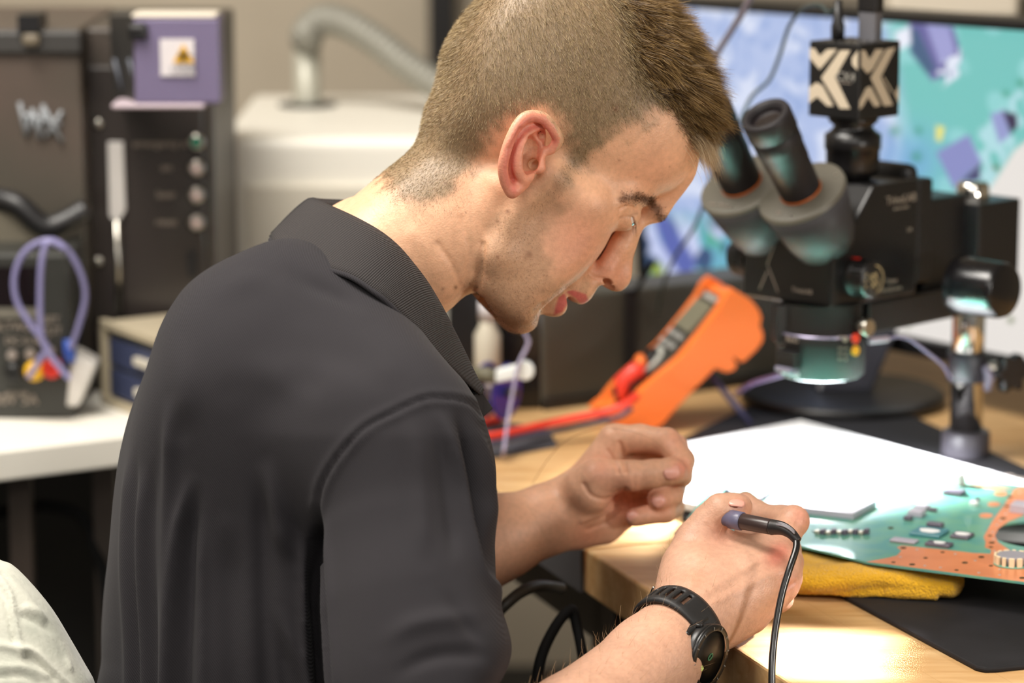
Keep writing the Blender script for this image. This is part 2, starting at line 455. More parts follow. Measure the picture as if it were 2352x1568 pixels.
EYE_C = HP(1430, 489, .031)
def head_sdf(Pw):
    P = ((Pw - HC) @ HM).astype(np.float32)
    d = E_(P, 1290, 165, 0, 100, 92, 76)
    d = smin(d, E_(P, 1150, 235, 0, 62, 60, 64), .03)
    d = smin(d, E_(P, 1420, 270, 0, 70, 66, 58), .03)
    # neck
    nk = K_(P, [(830, 640, 0), (1010, 520, 0), (1120, 420, 0)], [62, 54, 52], 20, False)
    nk = smin(nk, K_(P, [(1150, 430, 50), (1075, 560, 36), (1035, 690, 14)], [13, 12, 10], 10), .012)
    kk = np.clip(.005 + np.maximum(0, -(P[:, 0] + .045)) * .5, .005, .022)
    nk_ = nk
    # face block, cheekbones, jaw
    fb = E_(P, 1290, 490, 0, 60, 80, 54, 8)
    fb = smin(fb, K_(P, [(1260, 400, 56), (1340, 462, 49), (1392, 500, 40)], [13, 14, 11], 8), .02)
    fb = smin(fb, K_(P, [(1195, 450, 53), (1140, 580, 48), (1132, 655, 34), (1178, 722, 14)], [12, 13, 14, 15], 8), .02)
    fb = smin(fb, E_(P, 1245, 600, 30, 36, 46, 26), .02)
    fb = smin(fb, K_(P, [(1360, 560, 28), (1310, 630, 27)], [14, 14], 8), .015)
    d = smin(d, fb, .012)
    d = smin(d, K_(P, [(1486, 476, 14), (1466, 462, 30), (1436, 455, 44)], [9, 9, 8], 5), .012)
    d = smin(d, nk_, kk)
    d = smax(d, cheek_f(P), .024)
    # hollow between brow, nose and lid
    d = smax(d, -E_(P, 1462, 520, 22, 9, 9, 9), .008)
    # lids over the eyeball
    q = P.copy(); q[:, 2] = np.abs(q[:, 2])
    d = smin(d, sd_ell(q, EYE_C, (.0130, .0130, .0135)), .004)
    gl = np.array([.80, -.60, 0.0])             # line of sight in the head frame
    up = np.array([.60, .80, 0.0])
    e = (q - EYE_C)
    slit = np.maximum(np.abs(e @ up - .0046 + .9 * (e[:, 2] / .014) ** 2 * .002) - .0010, .0035 - (e @ gl))
    slit = np.maximum(slit, np.abs(e[:, 2]) - .0125)
    d = smax(d, -slit, .0012)
    # upper lid crease
    cr = K_(P, [(1428, 474, 44), (1448, 474, 36), (1466, 482, 26)], [1.0, 1.2, 1.0], 1)
    d = smax(d, -cr, .002)
    # glabella, nose
    n = K_(P, [(1560, 400, 0), (1508, 480, 0), (1460, 512, 0), (1440, 556, 0), (1422, 606, 0)], [24, 13, 8, 8.5, 10], 8, False)
    n = smin(n, E_(P, 1416, 636, 0, 13.5, 13, 11), .012)
    n = smin(n, E_(P, 1386, 634, 11, 9, 8, 6.4), .005)
    n = smin(n, K_(P, [(1446, 525, 8), (1425, 565, 9), (1395, 610, 11)], [8, 8, 7.5], 4), .006)
    n = smax(n, -E_(P, 1396, 653, 7.0, 5.6, 4.0, 3.8, -30), .002)
    n = smax(n, -E_(P, 1393, 646, 13.0, 4.2, 2.4, 7.0, 8), .0015)
    d = smin(d, n, .0045)
    # muzzle, lips, chin
    m_ = E_(P, 1300, 645, 0, 21, 22, 26, 20)
    m_ = smin(m_, E_(P, 1268, 690, 0, 16, 14, 23), .008)
    m_ = smin(m_, E_(P, 1340, 662, 0, 9, 10, 17), .006)
    m_ = smin(m_, E_(P, 1194, 728, 0, 17, 15, 20), .012)
    d = smin(d, m_, .008)
    d = smin(d, K_(P, [(1338, 682, 0), (1324, 680, 10), (1302, 670, 21)], [5.2, 4.4, 2.0], 2), .0025)
    d = smin(d, K_(P, [(1281, 704, 0), (1275, 698, 9), (1280, 676, 20)], [6.0, 5.2, 2.0], 2), .0025)
    d = smax(d, prof_f(P), .003)
    d = smax(d, -K_(P, [(1322, 706, 0), (1305, 690, 8), (1298, 676, 17), (1288, 670, 23)], [3.0, 3.0, 1.9, .8], 2), .0025)
    # jaw / neck crease and the neck fold
    d = smin(d, ear_sdf(P), .003)
    d = smax(d, -K_(P, [(1216, 342, 80), (1211, 370, 78)], [8.2, 6.8], 2), .003)
    d = smax(d, -K_(P, [(1220, 376, 80), (1228, 378, 64)], [3.8, 3.2], 2), .002)
    d = smax(d, -K_(P, [(1230, 316, 84), (1246, 312, 78)], [3.0, 4.0], 2), .002)
    return d
# ---------------------------------------------------------------- head surface
HV, HQ = surface(head_sdf, HC - [.20, .12, .215], HC + [.17, .12, .19], .0012)
HV = relax(HV, HQ, 1, .3)
HN = vnormals(HV, HQ)
_p = proj(HV)[:, :2]; _f = np.clip((HN @ (-cz_)) * 4, 0, 1); _d = np.zeros(len(HV))
for _l, _w, _h in [([(1424, 481), (1436, 475), (1452, 476), (1466, 485)], 3.2, -1.3), ([(1006, 560), (1040, 610), (1062, 670)], 7, -1.0), ([(950, 540), (1000, 600), (1030, 680)], 22, 1.2), ([(1060, 500), (1078, 580), (1066, 660)], 6, -.7),
                   ([(1108, 560), (1104, 620), (1088, 684)], 7, -1.8), ([(1300, 664), (1330, 640), (1352, 632)], 8, -.8), ([(1354, 622), (1364, 636), (1384, 640)], 3.5, -1.6), ([(1230, 716), (1246, 700)], 6, -1.0), ([(1424, 500), (1434, 498), (1448, 496), (1462, 490)], 2.4, -.8)]:
    _d += _h * mm * np.exp(-(polydist(_p, [np.array(q, float) for q in spline([np.array(q, float) for q in _l], 5)]) / _w) ** 2)
HV = HV + HN * (_d * _f)[:, None]
def ss(e0, e1, x):
    t = np.clip((x - e0) / (e1 - e0), 0, 1); return t * t * (3 - 2 * t)
def side_pix(V):
    """pixel coordinates of points, far-side points mirrored onto the near side"""
    L = (V - HC) @ HM; L[:, 2] = np.abs(L[:, 2])
    return proj(L @ HM.T + HC)[:, :2], L
def inpoly(px, poly): return sd_poly(px[:, 0].astype(np.float32), px[:, 1].astype(np.float32), poly)
def vnoise(V, sc, seed=0):
    """cheap smooth noise 0..1"""
    r = np.random.default_rng(seed); a = np.zeros(len(V))
    for i in range(14):
        k = r.normal(size=3); k /= np.linalg.norm(k); a += np.sin((V @ k) * sc * r.uniform(.6, 2.2) * 6.28 + r.uniform(0, 6.28))
    return .5 + a / 14 * 1.4
HAIR_R = [(985, 150), (960, 230), (900, 300), (860, 370), (880, 440), (960, 470), (1040, 455), (1095, 400), (1120, 330), (1170, 280), (1240, 255), (1285, 275), (1300, 330), (1290, 395),
          (1302, 420), (1340, 392), (1372, 350), (1410, 322), (1470, 285), (1530, 250), (1556, 262), (1580, 300), (1606, 332), (1700, 300), (1700, -200), (900, -200)]
TOP_R = [(1395, -200), (1415, -20), (1440, 60), (1455, 150), (1500, 215), (1545, 252), (1575, 300), (1606, 334), (1720, 330), (1720, -200)]
BEARD_R = [(1286, 400), (1308, 400), (1300, 450), (1262, 500), (1250, 560), (1258, 610), (1252, 650), (1300, 664), (1345, 640), (1368, 655), (1340, 678), (1300, 680), (1250, 690), (1245, 720), (1240, 760), (1180, 780), (1080, 700),
           (1098, 640), (1108, 560), (1130, 500), (1200, 470), (1250, 440)]
NECKH_R = [(860, 400), (1090, 420), (1080, 480), (960, 520), (850, 480)]
px, HL = side_pix(HV)
dh = inpoly(px, HAIR_R); dt = inpoly(px, TOP_R); db = inpoly(px, BEARD_R)
onear = np.exp(-np.maximum(0, inpoly(px, [(1284, 320), (1270, 290), (1248, 265), (1220, 258), (1193, 268), (1170, 305), (1150, 350), (1144, 390), (1152, 430), (1172, 458), (1192, 452), (1222, 420), (1250, 395)])) / 5.0)
isear = (HL[:, 2] > .0745) & (onear > .5)
c_skin = np.array(srgb(228, 178, 142)); c_warm = np.array(srgb(222, 156, 126)); c_red = np.array(srgb(224, 128, 112)); c_ear = np.array(srgb(232, 160, 130))
c_buzz = np.array(srgb(140, 120, 92)); c_beard = np.array(srgb(186, 148, 116)); c_lip = np.array(srgb(196, 100, 92)); c_root = np.array(srgb(84, 62, 40))
Cc = np.tile(c_skin, (len(HV), 1))
def blend(C, c, w): return C * (1 - w[:, None]) + c * w[:, None]
def gauss(cx, cy, r): return np.exp(-((px[:, 0] - cx) ** 2 + (px[:, 1] - cy) ** 2) / (r * r))
Cc = blend(Cc, c_warm, np.clip(.8 * gauss(1330, 560, 90) + .7 * gauss(1420, 630, 45) + .4 * gauss(1500, 400, 80), 0, 1))
Cc = Cc * (1 + (vnoise(HV, 25, 1) - .5)[:, None] * .10)
nz = vnoise(HV, 60, 3)
Cc = blend(Cc, c_buzz, ss(26, -40, dh + (nz - .5) * 30) * .92 * (1 - isear))
Cc = blend(Cc, c_root, ss(8, -14, dt) * .9)
Cc = blend(Cc, c_beard, ss(34, -30, db + (nz - .5) * 40) * .7 * (1 - isear))
Cc = blend(Cc, c_ear, isear * 1.0)
rim = isear * np.exp(-np.abs(inpoly(px, [(1275, 325), (1262, 300), (1246, 280), (1221, 272), (1200, 284), (1182, 312), (1168, 348), (1160, 386), (1166, 420), (1182, 440), (1176, 400), (1180, 350), (1200, 305), (1225, 290), (1250, 300)])) / 9)
Cc = blend(Cc, c_red, np.clip(rim * .95, 0, 1))
LIPS = [(1352, 690), (1346, 676), (1322, 668), (1303, 664), (1302, 672), (1322, 684), (1336, 702)]
LIPS2 = [(1298, 676), (1288, 672), (1282, 686), (1276, 704), (1272, 724), (1292, 716), (1304, 696)]
Cc = blend(Cc, c_lip, ss(4, -3, np.minimum(inpoly(px, LIPS), inpoly(px, LIPS2))) * (HL[:, 2] < .026))
for (x, y, r, w) in [(1412, 249, 9, .75), (1166, 486, 5, .9), (1142, 508, 5, .5), (1143, 590, 5, .8), (1216, 584, 8, .7), (1206, 592, 6, .4), (1047, 660, 4.2, .9), (1017, 663, 3.2, .7), (1079, 651, 2.5, .7), (1024, 421, 3, .8), (1070, 487, 2.2, .8), (1422, 368, 3, .6), (1538, 383, 2, .5), (1461, 406, 2.6, .4), (1278, 428, 12, .45), (1236, 401, 3, .4)]:
    Cc = blend(Cc, np.array(srgb(118, 72, 48)), np.clip(w * .85 * gauss(x, y, r), 0, 1) * (1 - isear * .5))
brow = polydist(px, [(1428, 456), (1462, 454), (1494, 462), (1512, 486), (1520, 502)])
Cc = blend(Cc, np.array(srgb(140, 100, 76)), np.exp(-(brow / 9) ** 2) * .6)
lash = polydist(px, [(1424, 500), (1434, 499), (1448, 496), (1464, 489)])
Cc = blend(Cc, np.array(srgb(92, 62, 50)), np.exp(-(lash / 3.0) ** 2) * .3)
# skin material with the colour of each place
def skin_mat(name, attr):
    m = mat(name, (1, 1, 1), .46, spec=.45, sss=(.12, (1.0, .35, .2), .006))
    nt = m.node_tree; b = nt.nodes['Principled BSDF']
    a = nt.nodes.new('ShaderNodeAttribute'); a.attribute_name = attr
    tc = nt.nodes.new('ShaderNodeTexCoord'); n = nt.nodes.new('ShaderNodeTexNoise'); n.inputs['Scale'].default_value = 260; n.inputs['Detail'].default_value = 4
    nt.links.new(tc.outputs['Object'], n.inputs['Vector'])
    mr = nt.nodes.new('ShaderNodeMapRange'); mr.inputs[1].default_value = .3; mr.inputs[2].default_value = .7; mr.inputs[3].default_value = .90; mr.inputs[4].default_value = 1.06
    nt.links.new(n.outputs['Fac'], mr.inputs[0])
    mx = nt.nodes.new('ShaderNodeVectorMath'); mx.operation = 'SCALE'
    nt.links.new(a.outputs['Color'], mx.inputs[0]); nt.links.new(mr.outputs[0], mx.inputs['Scale'])
    nt.links.new(mx.outputs[0], b.inputs['Base Color'])
    v = nt.nodes.new('ShaderNodeTexVoronoi'); v.inputs['Scale'].default_value = 700
    nt.links.new(tc.outputs['Object'], v.inputs['Vector'])
    bp = nt.nodes.new('ShaderNodeBump'); bp.inputs['Strength'].default_value = .22; bp.inputs['Distance'].default_value = .0006
    nt.links.new(v.outputs['Distance'], bp.inputs['Height']); nt.links.new(bp.outputs[0], b.inputs['Normal'])
    return m
M_skin = skin_mat('skin', 'tone')

def sample(V, Q, N, wt, n, seed):
    """n random points on the quads, chosen by area times weight"""
    r = np.random.default_rng(seed)
    w = wt[Q].mean(1); ar = np.linalg.norm(np.cross(V[Q[:, 2]] - V[Q[:, 0]], V[Q[:, 3]] - V[Q[:, 1]]), axis=1) * np.maximum(w, 0)
    f = r.choice(len(Q), n, p=ar / ar.sum())
    u, v = r.random(n)[:, None], r.random(n)[:, None]
    q = Q[f]
    P = (V[q[:, 0]] * (1 - u) + V[q[:, 1]] * u) * (1 - v) + (V[q[:, 3]] * (1 - u) + V[q[:, 2]] * u) * v
    return P, N[q[:, 0]]
def strands(name, P, D, Ln, wd, m, parent, bend=None, seg=2, label=None, seed=5):
    """many fine hairs as one mesh; D unit directions, Ln lengths, bend a vector added along the hair"""
    r = np.random.default_rng(seed); n = len(P)
    sd = np.cross(D, r.normal(size=(n, 3))); sd /= np.linalg.norm(sd, axis=1, keepdims=True) + 1e-9
    Ln = Ln[:, None] if hasattr(Ln, 'shape') else np.full((n, 1), Ln)
    bend = np.zeros((n, 3)) if bend is None else bend
    rows = []
    for k in range(seg + 1):
        t = k / seg; c = P + D * Ln * t + bend * Ln * t * t - D * .0004
        hw = wd * (1 - .75 * t) / 2
        rows += [c - sd * hw, c + sd * hw]
    V = np.stack(rows, 1).reshape(-1, 3); st = 2 * (seg + 1)
    base = np.arange(n)[:, None] * st
    Q = np.concatenate([base + np.array([[2 * k, 2 * k + 1, 2 * k + 3, 2 * k + 2]]) for k in range(seg)])
    me = mesh_np(name, V, Q, False)
    rnd = np.repeat(r.random(n), st); tt = np.tile(np.repeat(np.linspace(0, 1, seg + 1), 2), n)
    colattr(me, 'hair', np.stack([rnd, tt, rnd], 1))
    o = link(name, me, m, parent, label)
    return o
def hair_mat(name, c0, c1, c2, rough=.45):
    m = mat(name, c0, rough, spec=.35); nt = m.node_tree; b = nt.nodes['Principled BSDF']
    a = nt.nodes.new('ShaderNodeAttribute'); a.attribute_name = 'hair'
    s = nt.nodes.new('ShaderNodeSeparateColor'); nt.links.new(a.outputs['Color'], s.inputs[0])
    r = nt.nodes.new('ShaderNodeValToRGB'); r.color_ramp.elements[0].color = (*c0, 1); r.color_ramp.elements[1].color = (*c2, 1)
    e = r.color_ramp.elements.new(.55); e.color = (*c1, 1)
    mm_ = nt.nodes.new('ShaderNodeMath'); mm_.operation = 'MULTIPLY_ADD'; mm_.inputs[1].default_value = .6
    ml = nt.nodes.new('ShaderNodeMath'); ml.operation = 'MULTIPLY'; ml.inputs[1].default_value = .5
    nt.links.new(s.outputs[0], mm_.inputs[0]); nt.links.new(s.outputs[1], ml.inputs[0]); nt.links.new(ml.outputs[0], mm_.inputs[2])
    nt.links.new(mm_.outputs[0], r.inputs[0]); nt.links.new(r.outputs[0], b.inputs['Base Color'])
    return m
M_buzz = hair_mat('buzz_hair', srgb(84, 68, 46), srgb(130, 110, 78), srgb(200, 176, 130))
M_top = hair_mat('top_hair', srgb(40, 27, 14), srgb(84, 60, 32), srgb(176, 142, 88))
M_fringe = hair_mat('fringe_hair', srgb(120, 98, 72), srgb(178, 152, 116), srgb(226, 206, 172))  # paler than the top hair: rim light put into the strand colour
M_beard = hair_mat('beard_hair', srgb(70, 48, 32), srgb(96, 66, 42), srgb(150, 112, 72))

person = thing('person', W(760, 1568, 2.2), 'person in a dark grey polo shirt leaning over the workbench, holding a soldering handpiece', 'person')
def build_head_hair(parent):
    r = np.random.default_rng(11)
    side = np.where(HL[:, 2] > 0, 1.0, 1.0) * np.where(((HV - HC) @ hr) > -.03, 1.0, .45)
    # clipped sides and back
    w = ss(18, -30, dh + (nz - .5) * 26) * (dt > -14) * (~isear) * side
    P, N = sample(HV, HQ, HN, w, 64000, 1)
    D = N * .55 + (ha * .55 - hs * .45) + r.normal(size=P.shape) * .16
    pxx = proj(P)[:, :2]
    back = ss(1150, 1000, pxx[:, 0])[:, None]
    D = D + back * (-hs * .5 - ha * .55)
    D /= np.linalg.norm(D, axis=1, keepdims=True)
    ln = (.0020 + .0028 * ss(420, 60, pxx[:, 1]) + .0045 * ss(46, 0, inpoly(pxx, TOP_R))) * r.uniform(.5, 1.3, len(P))
    strands('clipped_hair', P, D, ln, .00022, M_buzz, parent, None, 1, 'short clipped light brown hair')
    # longer top
    w = ss(20, -18, dt) * side
    P, N = sample(HV, HQ, HN, w, 36000, 2)
    pxx = proj(P)[:, :2]
    D = N * .75 + ha * .42 + hs * .05 + r.normal(size=P.shape) * .13
    D /= np.linalg.norm(D, axis=1, keepdims=True)
    edge = ss(0, -60, inpoly(pxx, TOP_R))
    ln = (.006 + .013 * edge) * r.uniform(.65, 1.15, len(P))
    clump = np.stack([vnoise(P, 55, 20 + i) - .5 for i in range(3)], 1) * .55
    strands('top_hair', P, D, ln, .00030, M_top, parent, (ha * .25 - hs * .25) + clump, 3, 'longer brushed-forward brown hair')
    # fringe that hangs over the forehead
    w = np.exp(-(((px[:, 0] - 1596) / 22) ** 2 + ((px[:, 1] - 318) / 22) ** 2)) * (HL[:, 2] < .05)
    P, N = sample(HV, HQ, HN, w, 1500, 3)
    D = N * .35 + ha * .80 - hs * .05 + r.normal(size=P.shape) * .08
    D /= np.linalg.norm(D, axis=1, keepdims=True)
    strands('fringe', P, D, .026 * r.uniform(.6, 1.1, len(P)), .00026, M_fringe, parent, np.tile(-hs * .42 - ha * .10, (len(P), 1)), 4, 'wisp of fringe over the forehead')
    # eyebrows
    w = np.exp(-(brow / 10.5) ** 2) * (px[:, 0] > 1424) * (HL[:, 2] > .003)
    P, N = sample(HV, HQ, HN, w, 2600, 4)
    D = N * .22 - ha * .30 + hs * .14 + r.normal(size=P.shape) * .12 + np.sign((P - HC) @ hr)[:, None] * hr * .75
    D /= np.linalg.norm(D, axis=1, keepdims=True)
    strands('eyebrows', P, D, .0062 * r.uniform(.5, 1.1, len(P)), .00022, M_beard, parent, None, 2, 'brown eyebrows')
    # stubble
    w = ss(12, -14, db + (nz - .5) * 30) * (~isear) * (.35 + nz)
    P, N = sample(HV, HQ, HN, w, 9000, 6)
    D = N * .55 - hs * .55 + ha * .1 + r.normal(size=P.shape) * .3
    D /= np.linalg.norm(D, axis=1, keepdims=True)
    strands('stubble', P, D, .0019 * r.uniform(.4, 1.2, len(P)), .00014, M_beard, parent, None, 1, 'thin light brown beard stubble')
    w = ss(10, -20, inpoly(px, NECKH_R))
    P, N = sample(HV, HQ, HN, w, 1800, 7)
    D = N * .35 + ha * .75 - hs * .55 + r.normal(size=P.shape) * .2
    D /= np.linalg.norm(D, axis=1, keepdims=True)
    strands('neck_hair', P, D, .0030 * r.uniform(.5, 1.2, len(P)), .00011, M_beard, parent, None, 1, 'fine dark hairs on the nape')
    # lashes
    for sg in (1, -1):
        root = []; dr = []
        for i in range(18):
            t = i / 17; rr = .026 + .017 * t
            L = np.array([0, 0, 0.0]) + EYE_C; L = L + np.array([.80, -.60, 0]) * .0125 + np.array([.6, .8, 0]) * .0056; L[2] = rr
            L[:2] -= np.array([.8, -.6]) * .006 * ((rr - .031) / .012) ** 2
            L[2] *= sg
            root.append(HC + HM @ L); dv = HM @ np.array([.35 + .2 * r.random(), -.9, sg * (t - .4) * .5]); dr.append(dv / np.linalg.norm(dv))
        strands('eyelashes', np.array(root), np.array(dr), .0065, .0002, M_beard, parent, np.tile(ha * .35, (18, 1)), 3)
    # eyeballs with iris
    M_eye = mat('eye_white', srgb(226, 214, 206), .2, spec=.6); M_iris = mat('iris', srgb(60, 72, 80), .2, spec=.6)
    for sg in (1, -1):
        c = EYE_C.copy(); c[2] *= sg; cw = HC + HM @ c
        look = HM @ np.array([.90, -.42, 0.0])
        b = MB()
        pr = [(-.0118 * math.cos(a), .0118 * math.sin(a)) for a in np.linspace(.02, math.pi - .02, 28)]
        k = 21
        b.lathe(cw, look, pr[:k + 1], 24, True, 0); b.lathe(cw, look, pr[k:], 24, True, 1)
        b.build('eye', [M_eye, M_iris], parent)
build_head_hair(person)
# ---------------------------------------------------------------- arms and hands
def WC(P, pts, k=.005):
    """chain of round cones, pts (px, py, D, radius mm)"""
    return sd_chain(P, [W(x, y, D) for x, y, D, r in pts], [r * mm for x, y, D, r in pts], k)
def uni(ds, k):
    d = ds[0]
    for e in ds[1:]: d = smin(d, e, k)
    return d
def left_arm(P):
    P = P.astype(np.float32)
    arm = WC(P, [(900, 1330, 2.31, 42), (1060, 1268, 2.315, 36), (1143, 1235, 2.32, 31.5), (1262, 1190, 2.33, 25.5), (1312, 1172, 2.335, 24)], .01)
    palm = uni([WC(P, [(1325, 1150, 2.34, 19), (1412, 1012, 2.335, 12.5)]), WC(P, [(1325, 1150, 2.345, 19), (1448, 1050, 2.352, 12)]),
                WC(P, [(1325, 1175, 2.345, 20), (1446, 1110, 2.362, 11.5)]), WC(P, [(1330, 1195, 2.345, 19), (1420, 1168, 2.362, 12)])], .012)
    thenar = WC(P, [(1318, 1152, 2.325, 17), (1352, 1122, 2.312, 17), (1378, 1094, 2.306, 13)], .008)
    hypo = WC(P, [(1330, 1200, 2.34, 17.5), (1385, 1200, 2.345, 15), (1430, 1185, 2.352, 11)], .008)
    hand = uni([arm, palm], .012); hand = uni([hand, thenar, hypo], .008)
    thumb = WC(P, [(1372, 1096, 2.306, 13), (1418, 1090, 2.302, 10.6), (1452, 1092, 2.299, 11.0), (1500, 1088, 2.297, 10.4), (1540, 1082, 2.295, 9.8), (1549, 1082, 2.295, 9.2)], .004)
    index = WC(P, [(1412, 1010, 2.335, 12), (1470, 1006, 2.328, 10.4), (1532, 1014, 2.318, 10.2), (1553, 1040, 2.31, 8.8), (1566, 1062, 2.306, 8.3), (1566, 1088, 2.303, 7.4)], .003)
    middle = WC(P, [(1448, 1046, 2.352, 12), (1500, 1028, 2.35, 10.2), (1550, 1026, 2.342, 9.6), (1571, 1056, 2.325, 8.4), (1569, 1096, 2.312, 7.6)], .003)
    ring = WC(P, [(1446, 1110, 2.362, 11), (1520, 1112, 2.362, 9.6), (1548, 1118, 2.348, 9.4), (1544, 1136, 2.325, 8.8), (1512, 1146, 2.315, 8.4)], .003)
    pinky = WC(P, [(1420, 1168, 2.362, 10), (1500, 1170, 2.36, 8.6), (1546, 1164, 2.345, 8.4), (1528, 1176, 2.325, 8.0), (1458, 1188, 2.318, 7.0)], .003)
    hand = uni([hand, thumb], .006)
    for f in (index, middle, ring, pinky): hand = uni([hand, f], .0035)
    return hand
def right_arm(P):
    P = P.astype(np.float32)
    arm = uni([WC(P, [(1150, 1840, 1.93, 46), (1322, 1690, 1.99, 39), (1490, 1518, 2.055, 27.5), (1568, 1412, 2.095, 20.5), (1612, 1352, 2.115, 21)], .01),
               WC(P, [(1170, 1860, 1.955, 46), (1350, 1700, 2.015, 37), (1506, 1530, 2.065, 26), (1602, 1437, 2.095, 21), (1660, 1400, 2.11, 20)], .01)], .02)
    back = uni([WC(P, [(1585, 1375, 2.12, 21), (1700, 1290, 2.145, 18), (1772, 1262, 2.150, 13.5)]), WC(P, [(1600, 1390, 2.115, 22), (1715, 1325, 2.125, 20), (1792, 1296, 2.132, 13.5)]),
                WC(P, [(1620, 1410, 2.115, 21), (1725, 1362, 2.120, 19), (1792, 1338, 2.128, 13.0)]), WC(P, [(1640, 1420, 2.12, 19), (1700, 1400, 2.13, 17), (1768, 1368, 2.14, 12.5)])], .014)
    web = WC(P, [(1585, 1345, 2.125, 17), (1578, 1290, 2.135, 13.5), (1598, 1238, 2.14, 12.5)], .01)
    web2 = WC(P, [(1600, 1330, 2.13, 22), (1640, 1275, 2.145, 14), (1670, 1262, 2.15, 9)], .01)
    hand = uni([arm, back], .016); hand = uni([hand, web, web2], .014)
    thumb = WC(P, [(1598, 1240, 2.142, 12.5), (1628, 1196, 2.14, 11), (1655, 1170, 2.138, 10.6), (1686, 1166, 2.142, 9.8), (1700, 1163, 2.146, 8.6)], .005)
    index = WC(P, [(1770, 1264, 2.15, 13.2), (1800, 1230, 2.158, 11.2), (1822, 1196, 2.166, 10.8), (1795, 1192, 2.175, 9.6), (1745, 1182, 2.19, 8.6), (1712, 1152, 2.198, 7.6)], .004)
    middle = WC(P, [(1792, 1298, 2.135, 13.2), (1806, 1290, 2.15, 11.5), (1806, 1262, 2.185, 10), (1760, 1240, 2.20, 9), (1712, 1220, 2.20, 8)], .004)
    ring = WC(P, [(1792, 1338, 2.13, 12.6), (1805, 1326, 2.15, 11), (1800, 1300, 2.185, 10), (1755, 1290, 2.20, 9)], .004)
    pinky = WC(P, [(1770, 1366, 2.14, 12.0), (1790, 1372, 2.155, 9.5), (1780, 1350, 2.19, 9), (1730, 1345, 2.20, 8)], .004)
    heel = WC(P, [(1650, 1435, 2.125, 15), (1720, 1408, 2.15, 13.5), (1768, 1380, 2.16, 11)], .006)
    hand = uni([hand, heel], .01)
    hand = uni([hand, thumb], .008)
    hand = uni([hand, index], .005)
    for f in (middle, ring, pinky): hand = uni([hand, f], .0035)
    # hollow of the web around the handpiece, creases
    hand = smax(hand, -WC(P, [(1688, 1206, 2.115, 9), (1700, 1220, 2.12, 8.5)], .002), .004)
    return hand
def arm_colours(V, N, spots, base):
    C = np.tile(base, (len(V), 1)) * (1 + (vnoise(V, 22, 8) - .5)[:, None] * .10)
    p = proj(V)[:, :2]
    for x, y, r, w, c in spots:
        g = np.exp(-((p[:, 0] - x) ** 2 + (p[:, 1] - y) ** 2) / (r * r)) * w
        C = blend(C, np.array(srgb(*c)), np.clip(g, 0, 1))
    return C
c0 = W(1330, 1150, 2.33)
LV, LQ = surface(left_arm, c0 - [.17, .07, .10], c0 + [.10, .07, .085], .0011)
LN = vnormals(LV, LQ)
pink = (226, 140, 122)
LC = arm_colours(LV, LN, [(1565, 1075, 22, .7, pink), (1440, 1150, 50, .45, pink), (1350, 1230, 40, .5, (222, 140, 110)), (1520, 1160, 30, .4, pink), (1550, 1010, 25, .3, pink), (1380, 1075, 30, .3, pink)], np.array(srgb(224, 172, 140)))
c0 = W(1560, 1400, 2.11)
RV, RQ = surface(right_arm, c0 - [.30, .20, .26], c0 + [.10, .14, .09], .0012)
RN = vnormals(RV, RQ)
RC = arm_colours(RV, RN, [(1783, 1278, 26, .75, (206, 110, 92)), (1800, 1262, 20, .4, (206, 110, 92)), (1840, 1185, 25, .4, pink), (1815, 1340, 25, .35, pink), (1700, 1160, 18, .4, pink), (1590, 1330, 26, .25, (196, 140, 104)), (1618, 1242, 1.6, .5, (150, 100, 76)), (1655, 1225, 30, .25, pink)], np.array(srgb(206, 160, 134)))  # same skin as the left arm, base darkened to stand in for less light
# torso under the shirt keeps head and arms one body
def trunk(P):
    P = P.astype(np.float32)
    return uni([WC(P, [(860, 620, 2.19, 55), (780, 760, 2.19, 60), (720, 900, 2.2, 80), (650, 1250, 2.2, 85), (640, 1600, 2.2, 90)], .03),
                WC(P, [(800, 800, 2.2, 50), (930, 1040, 2.04, 40), (955, 1400, 1.99, 38), (1020, 1760, 1.95, 40), (1150, 1790, 1.94, 40)], .02),
                WC(P, [(800, 800, 2.2, 50), (820, 1000, 2.34, 42), (850, 1250, 2.33, 40), (930, 1320, 2.31, 40)], .02)], .02)
c0 = W(800, 1150, 2.15)
TV, TQ = surface(trunk, c0 - [.22, .22, .28], c0 + [.16, .26, .22], .006)
TC = np.tile(c_skin, (len(TV), 1))
def crease(V, N, lines, only=None):
    p = proj(V)[:, :2]; f = ss(-.05, .2, N @ (-cz_)); d = np.zeros(len(V))
    for line, w_, h in lines:
        dd = polydist(p, [np.array(q, float) for q in spline([np.array(q, float) for q in line], 5)]); d += h * mm * np.exp(-(dd / w_) ** 2)
    return V + N * (d * f)[:, None]
LV = crease(LV, LN, [([(1342, 1112), (1356, 1136), (1386, 1147), (1416, 1140), (1436, 1124)], 5, -1.6), ([(1424, 1018), (1432, 1048), (1437, 1082)], 5, -2.2), ([(1396, 1034), (1412, 1060), (1420, 1084)], 4, -1.4), ([(1440, 1134), (1450, 1160), (1456, 1178)], 4, -1.2),
                     ([(1336, 1196), (1380, 1178), (1420, 1148)], 6, 1.2), ([(1350, 1216), (1400, 1196), (1430, 1170)], 5, -1.0), ([(1455, 1066), (1457, 1116)], 2.5, -.5), ([(1524, 990), (1538, 1010)], 3, -.6), ([(1540, 1050), (1552, 1040)], 3, -.6), ([(1352, 1098), (1366, 1084)], 16, 1.2)])
